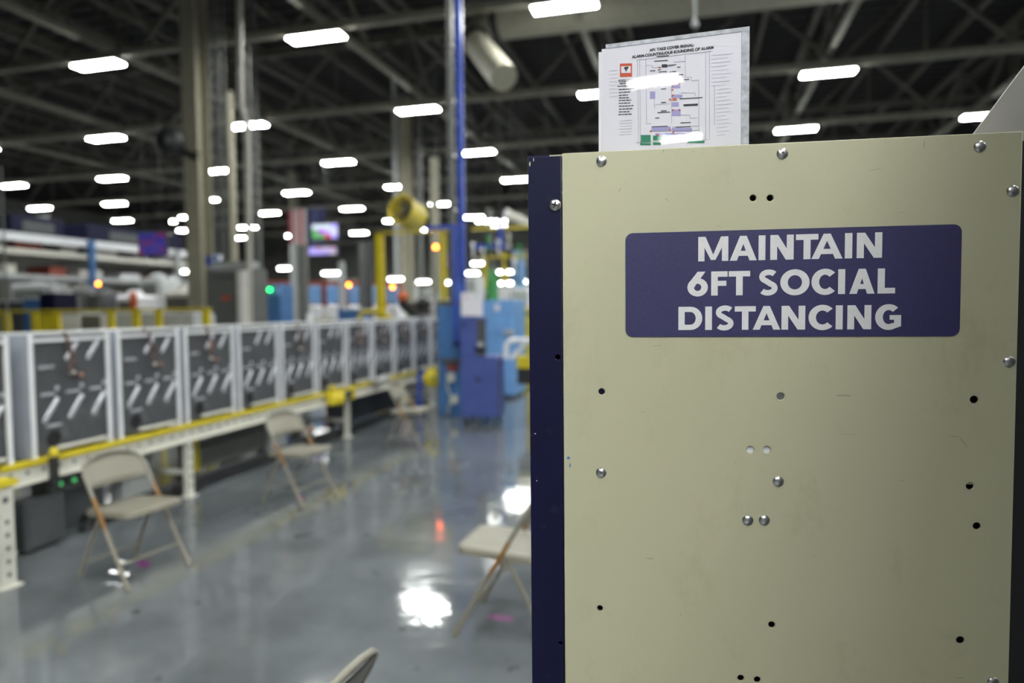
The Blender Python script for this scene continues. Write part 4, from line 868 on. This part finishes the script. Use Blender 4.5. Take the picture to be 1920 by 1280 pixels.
# ------------------------------------------------------------------ yellow guard rail behind the conveyor
YR = 9.6; org = Vector((at_y(200, 590, YR).x, YR, 0)); t = thing('guard_rail', 'yellow steel guard railing behind the row of appliance cabinets', 'railing', org)
pbx(t, 'top_rail', M_YEL, -60, 577, 392, 586, YR, 0.07, org)
for x, wd in ((10, 4), (64, 4), (104, 5), (207, 4), (254, 5), (296, 4), (385, 5)):
    pbx(t, 'post', M_YEL, x-wd, 582, x+wd, 640, YR+0.01, 0.06, org, 0, 0.0)
pbx(t, 'mid_rail', M_YEL, -60, 640, 392, 648, YR+0.01, 0.05, org)
pbx(t, 'gate_plate', M_YEL, 74, 588, 96, 625, YR+0.02, 0.04, org)

# ------------------------------------------------------------------ second line on the left: overhead conveyors, rack, goods
XL = -17.5
def runline(name, label, y0px, y1px, th, m, depth, cat='conveyor'):
    p = at_x(-40, y0px, XL); q = at_x(356, y1px, XL); z = 0.5*(p.z+q.z); org = Vector((XL, 5.0, z))
    t = thing(name, label, cat, org)
    bx((0, 0, -th), (0.06, 17.5, 0)).build('side_rail', m, t); bx((-depth, 0, -th), (-depth+0.06, 17.5, 0)).build('side_rail', m, t)
    bx((-depth+0.06, 0, -th*0.4), (0, 17.5, -th*0.3)).build('belt', M_DGREY, t); return t, z
t, z1 = runline('overhead_conveyor', 'upper overhead conveyor with bright white side rails on the left', 436, 466, 0.22, M_WHITE, 1.4)
t2, z2 = runline('overhead_conveyor', 'lower overhead conveyor under the bright white one on the left', 466, 489, 0.14, M_CREAMW, 1.4)
t3, z3 = runline('overhead_conveyor', 'lowest grey-white transfer conveyor on the left', 513, 527, 0.12, M_LGREY, 1.2)
for k, y in enumerate((6.0, 9.5, 13.0, 16.5, 20.0, 22.0)):
    pp = thing('rack_post', 'slim post carrying the overhead conveyors on the left', 'post', (XL+0.15, y, 0), 0, 'posts of the overhead conveyors')
    bx((-0.07, -0.07, 0.02), (0.07, 0.07, z1-0.02)).build('shaft', M_STEELB if k % 2 else M_LGREY, pp); bx((-0.15, -0.15, 0), (0.15, 0.15, 0.02)).build('base_plate', M_GREY, pp)
    for a in (z1-0.225, z2-0.145, z3-0.125): bx((-1.3, -0.03, a-0.05), (0, 0.03, a)).build('bracket', M_GREY, pp)
# blue machine blocks along the upper conveyor
for k, (y0, y1) in enumerate(((5.5, 8.0), (8.6, 10.2), (10.9, 13.6), (14.4, 16.0), (16.8, 20.8))):
    t, sz = box_thing('conveyor_drive', 'dark blue drive housing standing on the upper overhead conveyor', 'drive housing', (XL-1.3, y0, z1), (XL-0.3, y1, z1+0.55), M_NAVY)
    t['group'] = 'blue housings on the upper conveyor'
    bx((sz.x/2, -sz.y*.3, .1), (sz.x/2+.02, sz.y*.3, .4)).build('cover', M_DGREY, t)
    bx((-0.1, sz.y/2-0.3, sz.z), (0.1, sz.y/2-0.1, sz.z+0.12)).build('cap', M_LGREY, t)
# cartons and castings riding the conveyors, one by one
rnd = random.Random(11); cm = [M_WHITE, M_CREAMW, M_LGREY, M_WSHEET, M_REDM, M_GREY]
kinds = ['white', 'cream', 'light grey', 'off-white', 'red-brown', 'grey']
def crate(name, label, cat, grp, lo, hi, m):
    t, sz = box_thing(name, label, cat, lo, hi, m, bev=.02); t['group'] = grp
    bx((-sz.x/2-.01, -sz.y/2-.01, sz.z*.82), (sz.x/2+.01, sz.y/2+.01, sz.z*.9)).build('rim', m, t)
y = 5.4
while y < 22:
    k = rnd.randrange(6); w_ = rnd.uniform(.5, .9); h = rnd.uniform(.18, .32)
    crate('parts_tote', kinds[k]+' parts tote riding on the lower overhead conveyor', 'tote', kinds[k]+' totes on the lower conveyor', (XL-1.1, y, z2), (XL-0.2, y+w_, z2+h), cm[k]); y += w_+rnd.uniform(.15, .8)
y = 5.6
while y < 22:
    k = rnd.randrange(6); w_ = rnd.uniform(.4, .8); h = rnd.uniform(.15, .3)
    crate('parts_tote', kinds[k]+' parts tote on the lowest transfer conveyor', 'tote', kinds[k]+' totes on the lowest conveyor', (XL-1.0, y, z3), (XL-0.15, y+w_, z3+h), cm[k]); y += w_+rnd.uniform(.3, 1.0)
# appliances waiting behind the yellow rail
for i, (x0, y0, x1, y1, Y, m, lb) in enumerate(((112, 588, 150, 640, 10.5, M_WHITE, 'white appliance tub behind the yellow railing, beside the yellow gate plate'), (153, 590, 186, 640, 10.5, M_GREY, 'dark grey appliance tub behind the yellow railing'), (189, 588, 206, 640, 10.5, M_WHITE, 'narrow white appliance tub behind the yellow railing'), (217, 588, 250, 640, 10.6, M_LGREY, 'light grey appliance tub between two yellow rail posts'), (260, 588, 292, 640, 10.6, M_LGREY, 'light grey appliance tub right of a tall yellow rail post'), (302, 588, 362, 640, 10.6, M_LGREY, 'broad grey appliance tub by the thick tan column'), (0, 565, 40, 640, 12.5, M_DGREY, 'dark machine body at the far left behind the railing'), (46, 560, 70, 640, 12.5, M_STEELB, 'dark blue machine body left of the yellow gate plate'), (77, 548, 102, 640, 12.5, M_NAVY, 'navy machine body above the yellow gate plate'))):
    t, o_ = machine('appliance_tub', lb, 'appliance' if Y < 12 else 'machine', m, x0, y0, x1, y1, Y, 0.6)
    xa = (x0+x1)/2; hw = (x1-x0)*.38
    pbx(t, 'front_panel', m, xa-hw, y0+6, xa+hw, 640, Y-.012, .012, o_, .004); pbx(t, 'top_trim', M_WHITE if m is not M_WHITE else M_LGREY, x0, y0-3, x1, y0+1, Y-.01, .5, o_)
for i, (x0, y0, x1, y1, Y, m, lb) in enumerate(((110, 540, 158, 585, 14.4, M_GREY, 'grey round-shouldered machine on the left behind the tubs'), (162, 548, 190, 585, 14.4, M_DGREY, 'dark open machine left of the white tank'), (216, 553, 256, 585, 14.5, M_WHITE, 'low white tank behind the railing near the red hydrant'), (262, 520, 300, 590, 16.5, M_LGREY, 'light grey frame machine left of the thick tan column'), (306, 545, 360, 592, 14.4, M_CREAMW, 'cream machine with rounded cover beside the thick tan column'), (20, 530, 92, 590, 18.5, M_LGREY, 'pale grey machine at far left under the overhead conveyors'))):
    t, o_ = machine('machine', lb, 'machine', m, x0, y0, x1, y1, Y, 0.8, bev=0.06)
    a = at_y((x0+x1)/2, y0, Y)-o_; MB().lathe(a+Vector((0, .3, -.03)), (0, 0, 1), [(0.22, 0), (0.22, 0.06), (0.15, 0.14), (0.02, 0.17)], 14).build('dome', m, t)
    pbx(t, 'panel', M_GREY if m is not M_GREY else M_LGREY, x0+6, y0+12, x1-8, y1, Y-.015, .015, o_)
pr = at_y(250, 560, 14.0); t = thing('hydrant', 'small red post beside the low white tank', 'post', (pr.x, 14.0, 0)); zt = at_y(250, 548, 14).z
MB().lathe((0, 0, 0), (0, 0, 1), [(0.12, 0), (0.12, 0.03), (0.07, 0.04), (0.07, zt-.15), (0.09, zt-.13), (0.06, zt), (0.01, zt+.02)], 14).build('body', M_ORANGE, t); MB().tube([(-.12, 0, zt-.25), (.12, 0, zt-.25)], .04, 10).build('outlet', M_ORANGE, t)
def beacon(px, py, Y, r, m, label, z0=0.0):
    r *= 0.5; p = at_y(px, py, Y); t = thing('signal_light', label, 'signal light', (p.x, Y, z0))
    MB().lathe((0, 0, p.z-z0), (0, 0, 1), [(r*.9, -r), (r, -r*.6), (r, r*.6), (r*.6, r), (.005, r*1.1)], 14).build('lens', m, t)
    MB().tube([(0, 0, 0), (0, 0, p.z-z0-r)], 0.025, 8).build('pole', M_GREY, t); return t
beacon(184, 532, 13.5, 0.07, M_GLO, 'glowing orange signal light on a pole behind the railing')
beacon(817, 463, 13.2, 0.075, M_GLR, 'bright red-orange signal light under the yellow gantry')
beacon(654, 534, 20.0, 0.09, M_GLO, 'orange signal light above the workstation left of the dark post')
beacon(736, 538, 20.0, 0.09, M_GLO, 'orange signal light just right of the yellow gantry post')
# screens and flag
def screen(px0, py0, px1, py1, Y, m, label, z0=None, hang=True):
    a, c = px_box(px0, py0, px1, py1, Y, 0.08); org = Vector(((a[0]+c[0])/2, Y, a[2])); t = thing('display_screen', label, 'screen', org)
    bx(Vector(a)-org, Vector(c)-org, .01).build('casing', M_BLACK, t)
    e = 0.04; bx((a[0]-org.x+e, -0.012, e), (c[0]-org.x-e, 0.0, c[2]-org.z-e)).build('screen', m, t)
    if hang:
        for s in (-.3, .3): MB().tube([(s, .04, c[2]-org.z), (s, .04, 10.67-org.z)], 0.006, 6).build('hanger', M_DGREY, t)
M_SC1 = screen_mat('blue_message_screen', [(0.03, 0.03, 0.35), (0.02, 0.02, 0.25), (0.04, 0.03, 0.4), (0.25, 0.02, 0.12), (0.03, 0.05, 0.45), (0.02, 0.02, 0.3)], 0.35, (9, 1, 7))
M_SC2 = screen_mat('colour_chart_screen', [(0.35, 0.3, 0.9), (0.5, 0.05, 0.05), (0.45, 0.4, 1.0), (0.1, 0.35, 0.1), (0.4, 0.05, 0.6), (0.6, 0.7, 0.8)], 1.0, (4, 1, 3))
M_SC3 = screen_mat('violet_list_screen', [(0.35, 0.3, 0.8), (0.5, 0.45, 0.6), (0.4, 0.35, 0.9), (0.45, 0.3, 0.45)], 0.9, (4, 1, 2))
screen(259, 433, 312, 481, 17.0, M_SC1, 'dark blue message screen hanging left of the thick tan column')
screen(584, 417, 634, 450, 21.0, M_SC2, 'colour chart screen hanging in front of the flag')
screen(578, 460, 632, 480, 21.2, M_SC3, 'narrow violet list screen below the colour chart screen')
screen(835, 468, 850, 506, 15.0, M_SC1, 'small blue screen right of the red-orange signal light')
a, c = px_box(543, 390, 611, 475, 26.0, 0.01); org = Vector((a[0], 26.0, a[2])); fw_, fh_ = c[0]-a[0], c[2]-a[2]
fg = thing('hanging_flag', 'large striped flag with blue star field hanging vertically in the far hall', 'flag', org)
def wave(x): return 0.05*math.sin(x*9)
def cloth(x0, x1, z0, z1, dy, name, m, n=6):
    b = MB(); vs = []
    for i in range(n+1):
        x = x0+(x1-x0)*i/n
        for z in (z0, z1): 
            for s in (0, .012): vs.append((x, wave(x)+dy+s, z))
    fs = []
    for i in range(n): k = i*4; fs += [(k, k+4, k+6, k+2), (k+1, k+3, k+7, k+5), (k+2, k+6, k+7, k+3), (k, k+1, k+5, k+4)]
    b.add(vs, fs); b.build(name, m, fg)
M_FW = mat('white_flag_cloth', (0.55, 0.5, 0.5), 0.8); M_FR = mat('red_flag_cloth', (0.30, 0.05, 0.06), 0.8); M_FB = mat('blue_flag_cloth', (0.015, 0.02, 0.10), 0.8)
cloth(0, fw_, 0, fh_, 0, 'cloth', M_FW, 26); sw_ = fw_/13
for k in range(0, 13, 2): cloth(k*sw_, (k+1)*sw_, 0, fh_ if k < 6 else fh_, -0.006, 'stripe', M_FR, 2)
cloth(6*sw_, fw_, 0, fh_, -0.012, 'star_field', M_FB, 14)
b = MB()
for i in range(7):
    for j in range(6):
        x = 6*sw_+(i+.5)*sw_; z = (j+.5+.25*(i % 2))*fh_/6.6
        pts = [((0.045 if q % 2 == 0 else .018)*math.sin(q*PI/5), (0.045 if q % 2 == 0 else .018)*math.cos(q*PI/5)) for q in range(10)][::-1]
        b.prism(pts, (x, wave(x)-.013, z), (1, 0, 0), (0, 0, 1), -.002)
s_ = b.build('stars', M_FW, fg); s_['kind'] = 'stuff'
MB().tube([(-.1, 0, fh_+.02), (fw_+.1, 0, fh_+.02)], .02, 8).build('rod', M_GREY, fg)
for x in (0, fw_): MB().tube([(x, 0, fh_+.02), (x, 0, 10.67-a[2])], .005, 5).build('cord', M_GREY, fg)

# ------------------------------------------------------------------ workstations in the middle distance
fr = thing('portal_frame', 'grey steel portal frame above the workstations', 'frame', (at_y(560, 600, 18.0).x, 18.0, 0)); org = fr.location.copy()
pbx(fr, 'beam', M_GREY, 543, 452, 700, 459, 18.0, .12, org); pbx(fr, 'post', M_LGREY, 546, 456, 555, 600, 18.0, .12, org, 0, 0.0); pbx(fr, 'post', M_GREY, 557, 460, 573, 600, 18.05, .12, org, 0, 0.0); pbx(fr, 'post', M_GREY, 674, 458, 690, 600, 18.0, .12, org, 0, 0.0); pbx(fr, 'post', M_LGREY, 637, 490, 643, 600, 18.0, .1, org, 0, 0.0)
ws = ((512, 21.0), (543, 21.0), (590, 20.5), (623, 20.5), (661, 20.5), (736, 20.5), (705, 20.5))
lbs = ['directly behind the steel-blue locker', 'left of the grey portal frame post', 'just right of the grey portal frame post', 'with white tub, between portal frame posts', 'under an orange light by the dark post', 'right of the yellow gantry post', 'left of the yellow gantry post']
for (px, Y), lb in zip(ws, lbs):
    p = at_y(px, 560, Y); t = thing('workstation', 'pale blue and red-brown assembly workstation '+lb, 'workstation', (p.x, Y, 0)); org = t.location.copy()
    pbx(t, 'blue_panel', M_LBLUE, px-11, 536, px+10, 569, Y, .3, org, .03)
    pbx(t, 'side_frame', M_REDM, px-14, 530, px-11, 576, Y+.05, .3, org); pbx(t, 'side_frame', M_REDM, px+10, 530, px+13, 576, Y+.05, .3, org)
    pbx(t, 'header', M_REDM, px-14, 526, px+13, 534, Y+.02, .3, org)
    pbx(t, 'tub', M_WHITE, px-12, 572, px+12, 600, Y-.1, .6, org, .05); pbx(t, 'base', M_YEL, px-13, 596, px+13, 606, Y, .6, org, 0, 0.0)
for i, (x0, x1, y, Y) in enumerate(((521, 551, 500, 21.5), (604, 636, 509, 21.5), (728, 752, 520, 21.2), (782, 803, 525, 22.0), (832, 842, 527, 18.0), (884, 917, 491, 20.0), (874, 896, 509, 21.0), (655, 664, 526, 21.6), (340, 358, 506, 17.0), (936, 962, 528, 19.0), (972, 985, 525, 19), (930, 975, 507, 22))):
    a, c = px_box(x0, y-5, x1, y+5, Y, .18); org = Vector(((a[0]+c[0])/2, Y, a[2])); L_ = c[0]-a[0]
    t = thing('task_light', 'short bright task light hung over the far workstations', 'lamp', org, 0, 'task lights over the workstations')
    bx((-L_/2, 0, .06), (L_/2, .18, .12)).build('housing', M_WSHEET, t); bx((-L_/2, -.01, 0), (L_/2, .17, .06), .02).build('diffuser', M_TASK, t)
    for s in (-.4, .4): MB().tube([(s*L_, .09, .1), (s*L_, .09, 10.67-org.z)], .004, 5).build('hanger', M_DGREY, t)
t, o_ = machine('parts_cart', 'teal blue parts cart behind the row of cabinets left of the gantry', 'cart', M_STEELB, 633, 580, 672, 600, 14.0, .6)
pbx(t, 'handle', M_STEELB, 634, 574, 637, 582, 14.0, .04, o_)
p = at_y(782, 575, 13.5); t = thing('robot_arm', 'black robot arm bent low behind the end of the row', 'robot', (p.x, 13.5, 0))
def RL(px, py): return at_y(px, py, 13.5)-t.location
MB().lathe((0, 0, 0), (0, 0, 1), [(.3, 0), (.3, .1), (.18, .15), (.18, RL(782, 592).z)], 16).build('base', M_DGREY, t)
MB().tube([RL(782, 592), RL(776, 580), RL(760, 574), RL(752, 566)], [.17, .16, .12, .09], 12).build('lower_arm', M_BLACK, t)
MB().tube([RL(776, 580), RL(795, 566), RL(806, 572)], [.14, .12, .08], 12).build('upper_arm', M_BLACK, t)
MB().lathe(RL(757, 556), (0, -1, 0), [(.1, 0), (.1, .12), (.05, .16)], 14).build('motor', M_ORANGE, t)
t, o_ = machine('press_machine', 'white press body beside the black robot arm', 'machine', M_WHITE, 785, 560, 822, 605, 14.5, .8)
pbx(t, 'window', M_DGREY, 790, 568, 806, 590, 14.48, .02, o_); pbx(t, 'head', M_LGREY, 790, 548, 815, 560, 14.55, .5, o_)
# cluttered assembly cell right of the blue post
cell = thing('assembly_cell', 'yellow steel assembly cell frame right of the bright blue post', 'frame', (at_y(935, 600, 17.0).x, 17.0, 0)); org = cell.location.copy()
pbx(cell, 'beam', M_YEL, 884, 421, 1040, 431, 17.0, .14, org); pbx(cell, 'post', M_YEL, 943, 500, 949, 600, 17.0, .1, org, 0, 0.0); pbx(cell, 'post', M_GREY, 913, 390, 921, 600, 17.1, .12, org, 0, 0.0); pbx(cell, 'post', M_YEL, 1034, 426, 1042, 600, 17.0, .14, org, 0, 0.0); pbx(cell, 'post', M_YEL, 906, 478, 912, 540, 17.05, .1, org); pbx(cell, 'mid_beam', M_YEL, 900, 476, 1040, 484, 17.05, .1, org); pbx(cell, 'brace', M_BLUE, 934, 412, 942, 470, 16.98, .1, org); pbx(cell, 'tray', M_BLUE, 886, 456, 944, 466, 16.95, .4, org)
for i, (x0, y0, x1, y1, Y, m, nm, lb) in enumerate(((872, 520, 894, 600, 15.0, M_WHITE, 'machine', 'tall white machine behind the paper notice'), (926, 535, 960, 600, 15.5, M_LGREY, 'machine', 'light grey machine behind the pale blue machine'), (962, 540, 992, 640, 15.4, M_WHITE, 'machine', 'white machine beside the navy post'), (964, 576, 1000, 588, 13.5, M_YEL, 'machine_guard', 'yellow machine guard bar beside the navy post'), (975, 590, 1000, 640, 14.2, M_GREY, 'machine', 'grey slotted machine under the yellow guard bar'), (912, 505, 920, 545, 14.3, M_GREEN, 'hose_reel', 'green tank in the assembly cell'), (960, 470, 975, 520, 18.0, M_LBLUE, 'panel', 'pale violet upright panel in the assembly cell'), (880, 540, 925, 565, 16.0, M_GREY, 'machine', 'low grey machine behind the tool cabinet'))):
    t, o_ = machine(nm, lb, 'machine', m, x0, y0, x1, y1, Y, .6, bev=.03)
    pbx(t, 'panel', M_LGREY if m is not M_LGREY else M_WHITE, x0+3, y0+4, x1-3, (y0+y1)/2, Y-.02, .02, o_, .01); pbx(t, 'slot', M_DGREY, x0+4, (y0+y1)/2+4, x1-4, (y0+y1)/2+9, Y-.02, .02, o_)
ZBM = at_y(940, 431, 17.0).z
for i in range(11):
    px = 889+i*9.6; k = (0, 4, 3, 2, 1, 0, 5, 3, 0, 2, 4)[i]; X = at_y(px, 431, 17.07).x; ln = (0.35, 0.75, 0.5, 0.2, 0.9, 0.3, 0.65, 0.15, 0.8, 0.45, 0.6)[i]
    nm = [('white', M_WHITE), ('grey', M_GREY), ('green', M_GREEN), ('pale', M_CREAMW), ('steel', M_STEEL), ('yellow', M_YEL)][k]
    t = thing('balancer', nm[0]+' tool balancer hanging from the yellow assembly cell beam', 'tool', (X, 16.93, ZBM-ln), 0, nm[0]+' tool balancers in the assembly cell')
    MB().lathe((0, 0, 0), (0, -1, 0), [(.05, -.04), (.055, -.03), (.055, .03), (.04, .04)], 14).build('drum', nm[1], t)
    MB().tube([(0, 0, .05), (0, 0, ln+.01), (0, .08, ln+.01)], .006, 5).build('cord', M_GREY, t); MB().tube([(0, 0, -.05), (.01, 0, -.25), (.03, 0, -.35)], .025, 6).build('tool_grip', nm[1] if k != 4 else M_LGREY, t)
p = at_y(960, 410, 18.5); t = thing('exhaust_pipe', 'white slanted exhaust pipe above the assembly cell beam', 'pipe', p)
MB().tube([(-.1, 0, .1), (.5, 0, -.15), (1.6, 0, -.5)], .13, 14).build('pipe_run', M_CREAMW, t); MB().lathe((-.1, 0, .1), (-1, 0, .45), [(.13, 0), (.15, .03), (.15, .1), (.05, .12)], 14).build('cap', M_WHITE, t)
for s in (0, 1): MB().tube([(s, 0, .1-.3*s), (s, 0, 10.67-p.z)], .005, 5).build('hanger', M_DGREY, t)
for i, px in enumerate((897, 909, 921, 933, 945)):
    p = at_y(px, 421, 17.07); t = thing('strip_lamp', 'short lamp in the bright strip on the yellow assembly cell beam', 'lamp', p, 0, 'strip lamps over the assembly cell')
    bx((-.05, -.04, .06), (.05, .04, .11), .01).build('diffuser', M_TASK, t); bx((-.055, -.045, .11), (.055, .045, .13)).build('housing', M_WSHEET, t); bx((-.02, .02, 0), (.02, .045, .12)).build('stand', M_GREY, t)
# row of machine enclosures at the far end of the hall
for i in range(9):
    x = -46+i*5.6; Y = 47.0+(i % 3)*1.5; m = (M_LGREY, M_STEELB, M_CREAMW, M_GREY)[i % 4]
    t = thing('machine_enclosure', ('light grey', 'steel-blue', 'cream', 'dark grey')[i % 4]+' machine enclosure with windows at the far end of the hall', 'machine', (x, Y, 0), 0, ('light grey', 'steel-blue', 'cream', 'dark grey')[i % 4]+' enclosures at the far end')
    bx((0, 0, 0.1), (4.6, 2, 3.2+.4*(i % 2)), .04).build('body', m, t); bx((.1, .1, 0), (4.5, 1.9, .1)).build('plinth', M_BLACK, t)
    for k in range(3): bx((.3+k*1.45, -.03, 1.2), (1.4+k*1.45, 0, 2.3)).build('window', M_DGREY, t)
    bx((1.8, .4, 3.2+.4*(i % 2)), (2.8, 1.6, 3.9+.4*(i % 2)), .05).build('extractor', M_LGREY, t)
